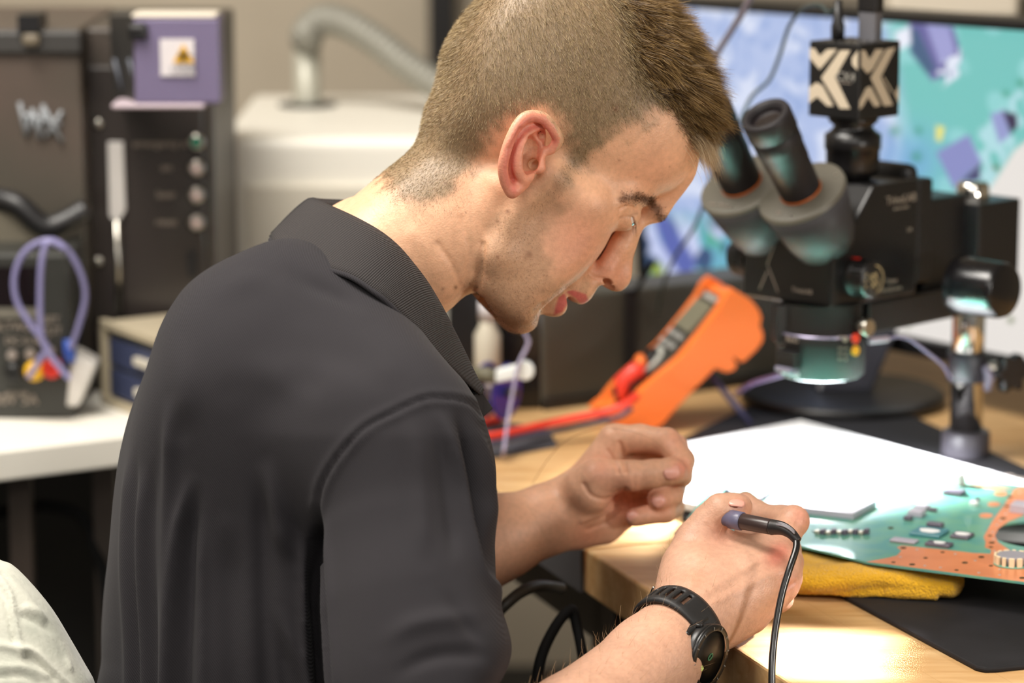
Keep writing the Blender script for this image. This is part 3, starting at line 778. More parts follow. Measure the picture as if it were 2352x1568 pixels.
RV = crease(RV, RN, [([(1775, 1272), (1700, 1316), (1620, 1360)], 12, .9), ([(1795, 1310), (1715, 1345), (1640, 1385)], 11, .8), ([(1745, 1296), (1680, 1335)], 9, -.7), ([(1783, 1276), (1780, 1274)], 14, 1.6), ([(1800, 1318), (1798, 1316)], 12, 1.2),
                     ([(1826, 1338), (1806, 1352), (1794, 1372)], 4, -1.4), ([(1622, 1206), (1640, 1226)], 4, -.5), ([(1838, 1180), (1828, 1204)], 3, -.5), ([(1590, 1330), (1600, 1300), (1606, 1270)], 16, .8), ([(1545, 1352), (1580, 1380), (1640, 1440)], 4, -.5)])
offs = np.cumsum([0, len(HV), len(LV), len(RV)])
BV = np.concatenate([HV, LV, RV, TV]); BQ = np.concatenate([HQ, LQ + offs[1], RQ + offs[2], TQ + offs[3]])
me = mesh_np('body', BV, BQ); colattr(me, 'tone', np.concatenate([Cc, LC, RC, TC]))
body = link('body', me, M_skin, person)
# fingernails
M_nail = mat('fingernail', srgb(232, 168, 150), .28, spec=.6)
def nail(c, along, normal, L, w_, parent):
    a = np.asarray(along, float); a /= np.linalg.norm(a); n = np.asarray(normal, float); n -= a * (a @ n); n /= np.linalg.norm(n); s_ = np.cross(a, n)
    V = []; nu, nv = 9, 7
    for i in range(nu):
        for j in range(nv):
            u = i / (nu - 1) * 2 - 1; v = j / (nv - 1) * 2 - 1
            ww = w_ / 2 * math.sqrt(max(0, 1 - max(0, abs(u) - .35) ** 2 / .5))
            V.append(np.asarray(c) + a * u * L / 2 + s_ * v * ww - n * (v * v * ww * .42 + .0012 * (u * u)))
    Fc = [(i * nv + j, (i + 1) * nv + j, (i + 1) * nv + j + 1, i * nv + j + 1) for i in range(nu - 1) for j in range(nv - 1)]
    b = MB().add(V, Fc, True); o = b.build('fingernail', M_nail, parent)
    s2 = o.modifiers.new('thickness', 'SOLIDIFY'); s2.thickness = .0006; s2.offset = 1
    return o
def on_surface(V, px_, py_, rad=5):
    p = proj(V); m_ = (abs(p[:, 0] - px_) < rad) & (abs(p[:, 1] - py_) < rad)
    i = np.where(m_)[0][np.argmin(p[m_, 2])]; return V[i]
vw = -cz_
nail(on_surface(LV, 1543, 1076) + vw * .0006, W(1560, 1072, 2.3) - W(1520, 1080, 2.3), vw + cy_ * .25, .0125, .0125, body)
nail(on_surface(LV, 1508, 1149) + vw * .0006, W(1498, 1158, 2.3) - W(1520, 1143, 2.3), vw - cx_ * .35 - cy_ * .1, .0105, .0110, body)
nail(on_surface(LV, 1449, 1188) + vw * .0006, W(1440, 1194, 2.3) - W(1470, 1184, 2.3), vw - cx_ * .3 - cy_ * .3, .0095, .0095, body)
nail(on_surface(RV, 1694, 1150) + vw * .0004 + cy_ * .001, W(1712, 1150, 2.15) - W(1680, 1146, 2.15), vw * .35 + cy_, .012, .011, body)
# fine arm hair
M_arm = hair_mat('arm_hair', srgb(120, 86, 54), srgb(170, 130, 90), srgb(214, 180, 136))
pr_ = proj(RV); w = (pr_[:, 0] < 1545) * 1.0 + .25
P_, N_ = sample(RV, RQ, RN, w * (pr_[:, 0] < 1700), 1500, 31)
ax_ = W(1590, 1412, 2.095) - W(1300, 1640, 2.0); ax_ /= np.linalg.norm(ax_)
D_ = N_ * .55 + ax_ * .5 + cy_ * .2 + RNG.normal(size=P_.shape) * .3; D_ /= np.linalg.norm(D_, axis=1, keepdims=True)
strands('arm_hair', P_, D_, .009 * RNG.uniform(.4, 1.4, len(P_)), .00016, M_arm, body, ax_ * .35 + np.zeros_like(P_), 2)

# ---------------------------------------------------------------- polo shirt
SHIRT = [(640, 548), (600, 560), (560, 576), (500, 606), (440, 648), (400, 693), (365, 758), (335, 850), (303, 955), (281, 1050), (262, 1150), (246, 1280), (236, 1400), (231, 1520), (228, 1900), (1080, 1900),
         (1120, 1620), (1150, 1566), (1172, 1522), (1180, 1484), (1170, 1436), (1150, 1370), (1144, 1300), (1145, 1150), (1138, 1060), (1120, 985), (1098, 930), (1070, 880), (1030, 835), (985, 780), (930, 705), (870, 650), (780, 590), (700, 552)]
SH = spline([np.array(p, float) for p in SHIRT], 3, True)
def shirt_sdf(P):
    P = P.astype(np.float32)
    q = proj(P)
    R_ = np.eye(3)
    d = sd_ell(P, W(690, 930, 2.2), (.150, .185, .16))
    d = smin(d, sd_ell(P, W(620, 800, 2.2), (.105, .17, .085)), .05)
    d = smin(d, sd_ell(P, W(650, 1260, 2.2), (.135, .160, .22)), .05)
    d = smin(d, sd_ell(P, W(650, 1640, 2.2), (.145, .165, .24)), .05)
    yoke = uni([WC(P, [(850, 770, 2.2, 72), (900, 900, 2.10, 68), (945, 1010, 2.05, 66)], .02), WC(P, [(850, 770, 2.2, 72), (850, 940, 2.34, 66)], .02)], .03)
    d = smin(d, yoke, .05)
    slv = WC(P, [(940, 1020, 2.045, 66), (950, 1200, 2.02, 60), (962, 1400, 1.995, 60), (985, 1560, 1.98, 63), (1010, 1760, 1.96, 60)], .02)
    slv = smin(slv, WC(P, [(1060, 1100, 2.07, 26), (1085, 1300, 2.05, 24), (1105, 1480, 2.0, 24), (1080, 1700, 1.98, 30)], .01), .02)
    far = WC(P, [(900, 980, 2.35, 62), (930, 1200, 2.33, 58), (1040, 1270, 2.32, 50)], .02)
    kk = .010 + .05 * np.clip((1250 - q[:, 1]) / 250, 0, 1)
    d = smin(d, slv, kk)
    d = smin(d, far, .03)
    pf = sd_poly(q[:, 0].astype(np.float32), q[:, 1].astype(np.float32), SH) * (q[:, 2] / F)
    return smax(d, pf, .022)
c0 = W(720, 1200, 2.17)
SV, SQ = surface(shirt_sdf, [c0[0] - .17, c0[1] - .28, W(700, 1760, 2.1)[2]], [c0[0] + .16, c0[1] + .26, W(700, 500, 2.2)[2]], .0026, newton=1)
SV = relax(SV, SQ, 3, .5)
SN = vnormals(SV, SQ)
sp_ = proj(SV); front = ss(-.02, .10, SN @ (-cz_))
# creases: pixel line, half-width px, height mm (+ ridge, - groove), one-sided softness
FOLDS = [([(299, 1010), (293, 1150), (291, 1300), (295, 1700)], 12, 2.6), ([(312, 1010), (309, 1200), (310, 1400), (313, 1700)], 9, -2.0),
         ([(332, 1060), (327, 1200), (326, 1400), (334, 1700)], 11, 2.6), ([(352, 1040), (350, 1250), (352, 1400), (356, 1700)], 12, -2.2),
         ([(396, 900), (390, 1050), (387, 1250), (380, 1450), (378, 1700)], 15, 3.4), ([(438, 1075), (418, 1180), (404, 1300), (394, 1450), (388, 1700)], 13, 4.5),
         ([(452, 1100), (440, 1180), (432, 1300), (428, 1500), (430, 1700)], 16, -5.0), ([(456, 1170), (460, 1300), (466, 1490), (470, 1700)], 13, 2.2),
         ([(520, 1200), (530, 1400), (545, 1700)], 30, -3.0), ([(600, 1080), (604, 1200), (608, 1400), (620, 1700)], 22, -4.0),
         ([(610, 1040), (628, 1140), (650, 1240), (682, 1296)], 20, 4.5), ([(660, 1150), (680, 1220), (700, 1290)], 12, -3.0),
         ([(640, 1380), (665, 1460), (700, 1568), (720, 1700)], 16, 3.0), ([(628, 1400), (650, 1520), (670, 1700)], 14, -3.0),
         ([(712, 1180), (700, 1290), (697, 1400), (700, 1500), (712, 1600)], 9, 3.5), ([(728, 1150), (722, 1260), (726, 1380), (738, 1500), (750, 1700)], 15, -13.0),
         ([(745, 1160), (756, 1300), (766, 1450), (778, 1600)], 10, 2.5),
         ([(990, 925), (1030, 990), (1060, 1090), (1080, 1200), (1108, 1290), (1142, 1365), (1168, 1430)], 11, 3.0),
         ([(1040, 930), (1075, 1010), (1098, 1120), (1112, 1230), (1128, 1310), (1140, 1345)], 12, -9.0), ([(1000, 960), (1020, 1060), (1035, 1180), (1050, 1300)], 18, -2.5),
         ([(1085, 960), (1115, 1040), (1128, 1150), (1130, 1250)], 8, 3.0), ([(930, 940), (960, 1040), (970, 1150), (975, 1300)], 22, 2.0),
         ([(860, 1500), (940, 1440), (1040, 1420), (1120, 1430)], 22, 2.2), ([(880, 1570), (980, 1510), (1080, 1500), (1150, 1520)], 18, -2.2),
         ([(1010, 1340), (1060, 1420), (1120, 1490)], 14, -2.5), ([(640, 585), (700, 640), (790, 680), (850, 720)], 20, -3.0), ([(560, 640), (600, 620), (660, 640)], 16, -2.0), ([(470, 700), (560, 650), (640, 640)], 26, 1.8),
         ([(1060, 860), (1095, 905), (1125, 965)], 10, 2.0), ([(420, 760), (430, 900), (415, 1000)], 30, 2.5), ([(700, 760), (800, 820), (900, 850)], 40, -2.0), ([(520, 900), (600, 860), (720, 880)], 45, 2.0)]
dsp = np.zeros(len(SV))
near = front * ss(2.30, 2.2, sp_[:, 2])
for line, wpx, h_ in FOLDS:
    ln = [np.array(p, float) for p in spline([np.array(p, float) for p in line], 6)]
    dd = polydist(sp_[:, :2], ln)
    # fade towards the ends
    e0 = np.linalg.norm(sp_[:, :2] - ln[0], axis=1); fade = ss(0, 130, e0) * (1 if ln[-1][1] > 1560 else ss(0, 90, np.linalg.norm(sp_[:, :2] - ln[-1], axis=1)))
    dsp += 1.45 * h_ * mm * np.exp(-(dd / wpx) ** 2) * fade
SEAM = [(1104, 952), (1085, 930), (1055, 918), (1025, 914), (993, 913), (961, 920), (907, 945), (843, 979), (800, 1020), (765, 1066), (742, 1110), (732, 1150), (722, 1230)]
sl = [np.array(p, float) for p in spline([np.array(p, float) for p in SEAM], 6)]
sdist = polydist(sp_[:, :2], sl)
dsp += -.0016 * np.exp(-(sdist / 4.5) ** 2) + .0012 * np.exp(-((sdist - 12) / 9) ** 2)
dsp += (vnoise(SV, 6, 44) - .5) * .003 * ss(30, 200, sdist)
SV = SV + SN * (dsp * near)[:, None]
SV = relax(SV, SQ, 1, .3)
me = mesh_np('polo_shirt', SV, SQ)
def cloth_mat(name, c, knit=1500, strength=.35, ang=35):
    m = mat(name, c, .85, spec=.12, sheen=.04); nt = m.node_tree; b = nt.nodes['Principled BSDF']
    b.inputs['Sheen Roughness'].default_value = .5
    tc = nt.nodes.new('ShaderNodeTexCoord'); mp = nt.nodes.new('ShaderNodeMapping'); mp.inputs['Rotation'].default_value = (0, math.radians(ang), 0)
    nt.links.new(tc.outputs['Object'], mp.inputs[0])
    wv = nt.nodes.new('ShaderNodeTexWave'); wv.inputs['Scale'].default_value = knit / 6.28; wv.inputs['Distortion'].default_value = .6; wv.inputs['Detail'].default_value = 1
    nt.links.new(mp.outputs[0], wv.inputs[0])
    ns = nt.nodes.new('ShaderNodeTexNoise'); ns.inputs['Scale'].default_value = 900
    nt.links.new(tc.outputs['Object'], ns.inputs[0])
    ad = nt.nodes.new('ShaderNodeMath'); ad.operation = 'MULTIPLY_ADD'; ad.inputs[1].default_value = .5
    nt.links.new(ns.outputs['Fac'], ad.inputs[0]); nt.links.new(wv.outputs['Fac'], ad.inputs[2])
    bp = nt.nodes.new('ShaderNodeBump'); bp.inputs['Strength'].default_value = strength; bp.inputs['Distance'].default_value = .0005
    nt.links.new(ad.outputs[0], bp.inputs['Height']); nt.links.new(bp.outputs[0], b.inputs['Normal'])
    return m
M_shirt = cloth_mat('charcoal_pique', srgb(50, 48, 51))
shirt = link('polo_shirt', me, M_shirt, person, 'charcoal grey short-sleeved polo shirt')
# collar: strip from the fold line at the neck to the lower edge, ribbed
INN = [(716, 459, 2.20), (764, 479, 2.155), (818, 504, 2.128), (871, 534, 2.112), (911, 566, 2.106), (943, 602, 2.104), (979, 649, 2.106), (1011, 702, 2.112), (1034, 745, 2.12), (1054, 785, 2.13), (1081, 841, 2.142), (1109, 902, 2.155)]
OUT = [(620, 546, 2.20), (640, 577, 2.13), (693, 606, 2.09), (750, 620, 2.066), (807, 638, 2.052), (857, 670, 2.046), (889, 695, 2.046), (930, 736, 2.05), (966, 770, 2.056), (1000, 815, 2.064), (1043, 855, 2.085), (1103, 908, 2.125)]
inn = spline([W(*p) for p in INN], 8); out = spline([W(*p) for p in OUT], 8)
nL = len(inn); NV = 10
def collar_rows(inn, out, sg):
    V = []
    for i in range(nL):
        a, b = inn[i], out[i]; w_ = np.linalg.norm(b - a)
        nrm = np.array([0.1, -1.0 * sg, .5]); nrm /= np.linalg.norm(nrm)
        inward = np.array([0, sg * .9, -.5])
        dn = b - a; dn /= w_
        V.append(a - dn * .0 + inward * .006 + np.array([0, 0, -.028]))
        V.append(a + inward * .0035 + np.array([0, 0, -.008]))
        for k in range(NV):
            t = k / (NV - 1)
            V.append(a + (b - a) * t + nrm * (.010 * math.sin(math.pi * min(1, t * 1.0) ** .7) * (.6 + .4 * math.sin(math.pi * i / nL))) + nrm * .002)
    return V
R_ = NV + 2
Vn = collar_rows(inn, out, 1)
y0 = inn[0][1]
nF = int(nL * .6)
mir = lambda p, i: np.array([p[0] + .012 * min(1, i / 12), 2 * y0 - p[1], p[2] - .014 * min(1, i / 12)])
Vf = [mir(v, k // R_) for k, v in enumerate(Vn[:nF * R_])]
cb = MB(); 
Fc = [(i * R_ + k, (i + 1) * R_ + k, (i + 1) * R_ + k + 1, i * R_ + k + 1) for i in range(nL - 1) for k in range(R_ - 1)]
cb.add(Vn, Fc, True); cb.add(Vf, [f[::-1] for f in Fc if max(f) < nF * R_], True)
# weld the centre back
M_col = mat('ribbed_collar', srgb(58, 55, 55), .85, spec=.15, sheen=.04)
nt = M_col.node_tree; b_ = nt.nodes['Principled BSDF']
uvn = nt.nodes.new('ShaderNodeUVMap'); wv = nt.nodes.new('ShaderNodeTexWave'); wv.inputs['Scale'].default_value = 40; wv.bands_direction = 'X'; wv.inputs['Distortion'].default_value = .2
nt.links.new(uvn.outputs[0], wv.inputs[0])
wv2 = nt.nodes.new('ShaderNodeTexWave'); wv2.inputs['Scale'].default_value = 14; wv2.bands_direction = 'Y'
nt.links.new(uvn.outputs[0], wv2.inputs[0])
ad = nt.nodes.new('ShaderNodeMath'); ad.operation = 'MULTIPLY_ADD'; ad.inputs[1].default_value = .25
nt.links.new(wv2.outputs['Fac'], ad.inputs[0]); nt.links.new(wv.outputs['Fac'], ad.inputs[2])
bp = nt.nodes.new('ShaderNodeBump'); bp.inputs['Strength'].default_value = .8; bp.inputs['Distance'].default_value = .0008
nt.links.new(ad.outputs[0], bp.inputs['Height']); nt.links.new(bp.outputs[0], b_.inputs['Normal'])
co = cb.build('collar', M_col, shirt)
uvl = co.data.uv_layers.new(name='UVMap')
for p_ in co.data.polygons:
    for li in p_.loop_indices:
        vi = co.data.loops[li].vertex_index % (nL * R_)
        uvl.data[li].uv = (vi // R_ / nL, (vi % R_) / R_)
sm = co.modifiers.new('thickness', 'SOLIDIFY'); sm.thickness = .0022; sm.offset = 0
# rolled hem along the lower edge of the collar
hem = MB().tube([o_ + np.array([0, -.002, .0006]) for o_ in out[2:-30]], .0020, 8)
hem.build('collar_hem', M_shirt, shirt)
# open end of the placket under the collar point
pk = MB()
a, b, c, d = W(1086, 905, 2.125), W(1110, 904, 2.135), W(1133, 938, 2.14), W(1106, 962, 2.13)
pk.prism([a, b, c, d], np.array([-.004, .03, -.004]))
pk.build('placket', mat('placket_cloth', srgb(38, 36, 38), .9), shirt, bevel=.001)
# ================================================================ room shell
M_wall = mat('painted_wall', srgb(196, 184, 164), .8, noise=(3, srgb(188, 176, 156), .4, .6))
M_floor = mat('grey_floor', srgb(50, 48, 45), .75, noise=(20, srgb(42, 40, 38), .35, .65))
M_blk = mat('black_plastic', srgb(26, 25, 26), .38, spec=.5)
M_blk2 = mat('satin_black', srgb(22, 21, 22), .3, spec=.5, bump=(900, .1, .0003))
M_dgrey = mat('dark_grey_metal', srgb(62, 58, 52), .45, spec=.5, noise=(6, srgb(72, 62, 55), .4, .7))
M_chrome = mat('chrome', srgb(225, 222, 215), .09, metal=1)
M_steel = mat('brushed_steel', srgb(200, 196, 186), .28, metal=1)
M_white = mat('white_laminate', srgb(238, 234, 222), .45)
MB().box((0, 2.2, -.02), (6.4, 5.6, .04)).build('floor', M_floor, kind='structure')
MB().box((0, 4.55, 1.4), (6.4, .1, 2.8)).build('wall_back', M_wall, kind='structure')
MB().box((-2.6, 2.2, 1.4), (.1, 5.6, 2.8)).build('wall_left', M_wall, kind='structure')
MB().box((3.1, 2.2, 1.4), (.1, 5.6, 2.8)).build('wall_right', M_wall, kind='structure')
MB().box((0, 2.2, 2.82), (6.4, 5.6, .04)).build('ceiling', mat('ceiling_paint', srgb(214, 208, 196), .9), kind='structure')
p0 = W(967, 120, 4.05); p1 = W(1031, 120, 4.05)
MB().box(((p0[0] + p1[0]) / 2, 4.46, 1.4), (p1[0] - p0[0], .07, 2.8)).build('trim_1', M_blk, kind='structure')

Zup = np.array([0, 0, 1.0])
ZD = .75
def unit(v): return np.asarray(v, float) / np.linalg.norm(v)
def rotz(dx, dy):
    """matrix with first axis (dx,dy) in the floor plane"""
    a = unit([dx, dy, 0]); return np.stack([a, np.array([-a[1], a[0], 0]), Zup], 1)
# ================================================================ workbenches
EA = PL(1350, 1264, ZD); EB = PL(1812, 1568, ZD)
e_ = unit(EB - EA); n_ = np.array([-e_[1], e_[0], 0.0])
if n_[0] < 0: n_ = -n_
def DK(s, t, z=0.0): return EA + e_ * s + n_ * t + Zup * z        # s towards the camera, t away from the user
def wood_mat(name, direction):
    m = mat(name, srgb(226, 186, 128), .38, spec=.45); nt = m.node_tree; b = nt.nodes['Principled BSDF']
    tc = nt.nodes.new('ShaderNodeTexCoord'); mp = nt.nodes.new('ShaderNodeMapping')
    mp.inputs['Rotation'].default_value = (0, 0, -math.atan2(direction[1], direction[0])); mp.inputs['Scale'].default_value = (1.2, 9, 9)
    nt.links.new(tc.outputs['Object'], mp.inputs[0])
    n = nt.nodes.new('ShaderNodeTexNoise'); n.inputs['Scale'].default_value = 9; n.inputs['Detail'].default_value = 8; n.inputs['Distortion'].default_value = .6
    nt.links.new(mp.outputs[0], n.inputs[0])
    r = nt.nodes.new('ShaderNodeValToRGB'); r.color_ramp.elements[0].position = .3; r.color_ramp.elements[0].color = (*srgb(190, 146, 94), 1)
    r.color_ramp.elements[1].position = .7; r.color_ramp.elements[1].color = (*srgb(216, 180, 130), 1)
    nt.links.new(n.outputs['Fac'], r.inputs[0])
    # butcher-block staves
    mp2 = nt.nodes.new('ShaderNodeMapping'); mp2.inputs['Rotation'].default_value = (0, 0, -math.atan2(direction[1], direction[0]))
    nt.links.new(tc.outputs['Object'], mp2.inputs[0])
    bk = nt.nodes.new('ShaderNodeTexBrick'); bk.inputs['Scale'].default_value = 1; bk.inputs['Brick Width'].default_value = .42; bk.inputs['Row Height'].default_value = .045
    bk.inputs['Mortar Size'].default_value = .0004; bk.inputs['Color1'].default_value = (.93, .92, .90, 1); bk.inputs['Color2'].default_value = (1.02, 1.01, 1.0, 1); bk.inputs['Mortar'].default_value = (.86, .82, .78, 1)
    nt.links.new(mp2.outputs[0], bk.inputs[0])
    x = nt.nodes.new('ShaderNodeMix'); x.data_type = 'RGBA'; x.blend_type = 'MULTIPLY'; x.inputs[0].default_value = 1
    nt.links.new(r.outputs[0], x.inputs[6]); nt.links.new(bk.outputs[0], x.inputs[7]); nt.links.new(x.outputs[2], b.inputs['Base Color'])
    return m
M_wood = wood_mat('beech_butcher_block', e_)
M_under = mat('dark_panel', srgb(44, 42, 39), .7)
def bench(name, s0, s1, T, edge, label, th=.036):
    t = thing(name, DK((s0 + s1) / 2, .4, -ZD), label, 'workbench', None)
    b = MB()
    b.hexa([DK(s0, 0, -th), DK(s1, 0, -th), DK(s1, T, -th), DK(s0, T, -th), DK(s0, 0), DK(s1, 0), DK(s1, T), DK(s0, T)])
    b.build('worktop', M_wood, t, bevel=.002)
    if edge:
        MB().hexa([DK(s0, -.003, -th), DK(s1, -.003, -th), DK(s1, .0, -th), DK(s0, .0, -th), DK(s0, -.003, -.001), DK(s1, -.003, -.001), DK(s1, .0, -.001), DK(s0, .0, -.001)]).build('edge_strip', edge, t, 'dark grey edge strip')
    R = np.stack([e_, n_, Zup], 1)
    MB().box(DK((s0 + s1) / 2, .56, (-ZD - th) / 2 - .01), (s1 - s0 - .12, .012, ZD - th - .04), R).build('dark_filler_panel', M_under, t)  # dark sheet added so the space under the bench stays dark
    for ss_ in (s0 + .05, s1 - .05):
        for tt in (.06, T - .06):
            MB().box(DK(ss_, tt, (-ZD - th) / 2), (.05, .05, ZD - th), R).build('leg', M_dgrey, t, bevel=.003)
    MB().box(DK((s0 + s1) / 2, .05, -th - .03), (s1 - s0 - .1, .03, .06), R).build('rail', M_dgrey, t)
    return t
bench('workbench', -.004, .72, .95, None, 'beech-topped workbench with bare wooden front edge, nearest the camera')
bench('workbench', -.72, -.008, .95, mat('grey_edging', srgb(70, 68, 70), .6), 'beech-topped workbench with dark grey edge strip, beyond the first')
# under-bench clutter
t = thing('computer_case', DK(-.12, .28, -ZD), 'dark grey computer case standing under the workbench', 'computer')
R = np.stack([e_, n_, Zup], 1)
MB().box(DK(-.12, .30, -ZD + .26), (.24, .40, .50), R).build('case', mat('dark_case', srgb(52, 50, 48), .6), t, bevel=.006)
MB().box(DK(-.12, .096, -ZD + .26), (.18, .008, .44), R).build('front_panel', M_blk, t, bevel=.004)
def cable(name, pts, r, m, label, n=10, cat='cable', group=None):
    o = MB().tube(spline(pts, n), r, 8).build(name, m, None, label, cat, group); return o
M_cab = mat('black_cable', srgb(17, 17, 17), .75, spec=.2)
cable('cable', [W(1225, 1640, 2.26), W(1240, 1520, 2.27), W(1275, 1440, 2.29), (W(1312, 1400, 2.3)), W(1325, 1440, 2.3), W(1340, 1520, 2.29), W(1350, 1640, 2.28)], .0042, M_cab, 'black cable looping down under the workbench edge')
cable('cable', [W(1130, 1420, 2.30), W(1165, 1385, 2.30), W(1200, 1358, 2.31), W(1240, 1345, 2.33), W(1290, 1350, 2.36)], .0045, mat('braided_cable', srgb(54, 50, 44), .5), 'thick grey cable with metal plug beneath the left forearm')
# ================================================================ mats and pads
def slab(name, pts, z, th, m, label, cat, rnd=.0):
    P = [PL(x, y, z) for x, y in pts]
    b = MB().prism([p - Zup * th for p in P], Zup * th)
    return b.build(name, m, None, label, cat, bevel=.0015)
M_mat = mat('black_rubber', srgb(27, 26, 28), .7, spec=.25, bump=(500, .25, .0005), noise=(14, srgb(34, 33, 36), .45, .7))
rc = [(2225, 1520), (2240, 1528), (2262, 1533), (2290, 1532)]
slab('rubber_mat', [(1566, 1188), (1610, 1190)] + rc + [(2600, 1500), (2750, 1190), (2352, 1070), (1995, 905), (1720, 930), (1555, 1010)], ZD + .004, .004, M_mat, 'large black rubber work mat under the microscope and the board', 'mat')
slab('grey_mat', [(1040, 1060), (1040, 1000), (1150, 965), (1262, 985), (1281, 1020), (1132, 1046)], ZD + .003, .003, mat('dark_mat', srgb(72, 72, 78), .7), 'small dark grey mat under the red test lead, left of the meter', 'mat')
PADZ = ZD + .014
slab('white_pad', [(1560, 1148), (1572, 1016), (1840, 963), (2420, 1120), (2400, 1230), (1607, 1158)], PADZ, .008, mat('white_silicone', srgb(230, 232, 232), .4), 'white rectangular silicone pad under the circuit board', 'pad')
# ================================================================ circuit board
BZ = ZD + .030
M_pcb = mat('green_board', srgb(104, 162, 136), .35, spec=.5, noise=(55, srgb(86, 152, 142), .42, .6), coat=.2)
M_cop = mat('copper_board', srgb(224, 140, 92), .35, spec=.5, coat=.2, noise=(30, srgb(206, 126, 80), .4, .7))
M_hole = mat('dark_hole', srgb(60, 50, 20), .6)
g1 = unit(PL(2352, 1336, BZ) - PL(2040, 1296, BZ)); g2 = np.array([-g1[1], g1[0], 0])
pcb = thing('circuit_board', PL(2100, 1180, ZD + .016), 'green circuit board with copper-coloured border and large round cut-out', 'circuit board')
def board_mesh():
    outer = [(1548, 1222), (1556, 1210), (1572, 1200), (1580, 1188), (1607, 1152), (1650, 1096), (1860, 1049), (2660, 1156), (2690, 1378), (2352, 1337), (2040, 1297), (1990, 1290), (1903, 1268), (1834, 1252), (1700, 1238), (1572, 1234)]
    O = [PL(x, y, BZ) for x, y in outer]
    c = PL(2408, 1228, BZ); r = .0435
    I = [c + r * np.array([math.cos(a), math.sin(a), 0]) for a in np.linspace(0, 2 * math.pi, 48, endpoint=False)]
    bm = bmesh.new(); es = []
    for loop in (O, I):
        vs = [bm.verts.new(tuple(p)) for p in loop]
        es += [bm.edges.new((vs[i], vs[(i + 1) % len(vs)])) for i in range(len(vs))]
    bmesh.ops.triangle_fill(bm, use_beauty=True, use_dissolve=False, edges=es)
    r_ = bmesh.ops.extrude_face_region(bm, geom=bm.faces[:])
    for v in [g for g in r_['geom'] if isinstance(g, bmesh.types.BMVert)]: v.co.z -= .0016
    bmesh.ops.recalc_face_normals(bm, faces=bm.faces)
    me = bpy.data.meshes.new('board'); bm.to_mesh(me); bm.free(); return me
board = link('board', board_mesh(), M_pcb, pcb)
def flat(b, pts, z, mat_=0, th=.0002):
    b.prism([PL(x, y, z) for x, y in pts], Zup * th, mat_)
# copper border and round pads
cb_ = MB()
cop = [(1990, 1290), (2040, 1281), (2060, 1276), (2071, 1264), (2060, 1257), (2071, 1253), (2183, 1264), (2234, 1270), (2275, 1272), (2277, 1262), (2262, 1257), (2264, 1245), (2259, 1233), (2281, 1194), (2305, 1162), (2330, 1124), (2352, 1117), (2352, 1183), (2318, 1197), (2293, 1214), (2285, 1230), (2293, 1246), (2322, 1265), (2352, 1270), (2352, 1336), (2040, 1295.5)]
flat(cb_, cop, BZ); flat(cb_, [(2352, 1117), (2656, 1157), (2686, 1376), (2352, 1336), (2352, 1280), (2440, 1290), (2530, 1262), (2545, 1228), (2510, 1192), (2430, 1170), (2352, 1176)], BZ)
for x, y, rx, ry in [(2299, 1134, 15, 5), (2283, 1158, 15, 5), (2265, 1184, 16, 5.5), (2052, 1094, 0, 0)]:
    if rx: flat(cb_, [(x + rx * math.cos(a), y + ry * math.sin(a)) for a in np.linspace(0, 6.28, 17)[:-1]], BZ)
flat(cb_, [(2145, 1100), (2160, 1096), (2200, 1104), (2190, 1109), (2150, 1106)], BZ); flat(cb_, [(2215, 1110), (2262, 1115), (2330, 1123), (2290, 1124), (2240, 1117)], BZ)
flat(cb_, [(1550, 1221), (1557, 1211), (1572, 1209), (1582, 1220), (1572, 1232), (1556, 1230)], BZ); flat(cb_, [(1574, 1199), (1584, 1188), (1596, 1186), (1590, 1202)], BZ)
hx = [(2075, 1258), (2126, 1281), (2216, 1292), (2276, 1299), (2095, 1296), (2165, 1268), (2254, 1279), (2197, 1309), (2348, 1327), (2274, 1230), (2278, 1246), (2276, 1256), (2320, 1141), (2312, 1162), (2304, 1190), (2052, 1291), (1562, 1223), (1580, 1195), (2046, 1212)]
for i, (x, y) in enumerate(hx):
    w_ = 7 if i % 2 == 0 else 5
    flat(cb_, [(x + w_ * math.cos(a), y + w_ * .3 * math.sin(a)) for a in np.linspace(0, 6.28, 13)[:-1]], BZ + .0002, 1)
for x, y in [(2342, 1131), (2330, 1150), (2318, 1172), (2310, 1180), (2298, 1196), (2290, 1205), (2280, 1222), (2282, 1238), (2284, 1265), (2240, 1287), (2194, 1272), (2106, 1262), (2068, 1279), (2124, 1299), (2160, 1303), (2248, 1315), (2296, 1307), (2296, 1320)]:
    flat(cb_, [(x + 3.5 * math.cos(a), y + 1.4 * math.sin(a)) for a in np.linspace(0, 6.28, 9)[:-1]], BZ + .0002, 2)
M_tin = mat('tin_pad', srgb(220, 214, 208), .3, metal=.6)
cb_.build('copper_border', [M_cop, M_hole, M_tin], board, 'orange copper-coloured border of the board')
M_chip = mat('chip_epoxy', srgb(92, 84, 98), .35, spec=.5); M_chipg = mat('chip_grey', srgb(176, 170, 182), .35, spec=.5); M_chipt = mat('chip_teal', srgb(70, 128, 138), .3)
M_paste = mat('thermal_paste', srgb(232, 232, 232), .6); M_cream = mat('cream_plastic', srgb(232, 214, 178), .5); M_legs = mat('solder', srgb(200, 190, 176), .3, metal=.8)
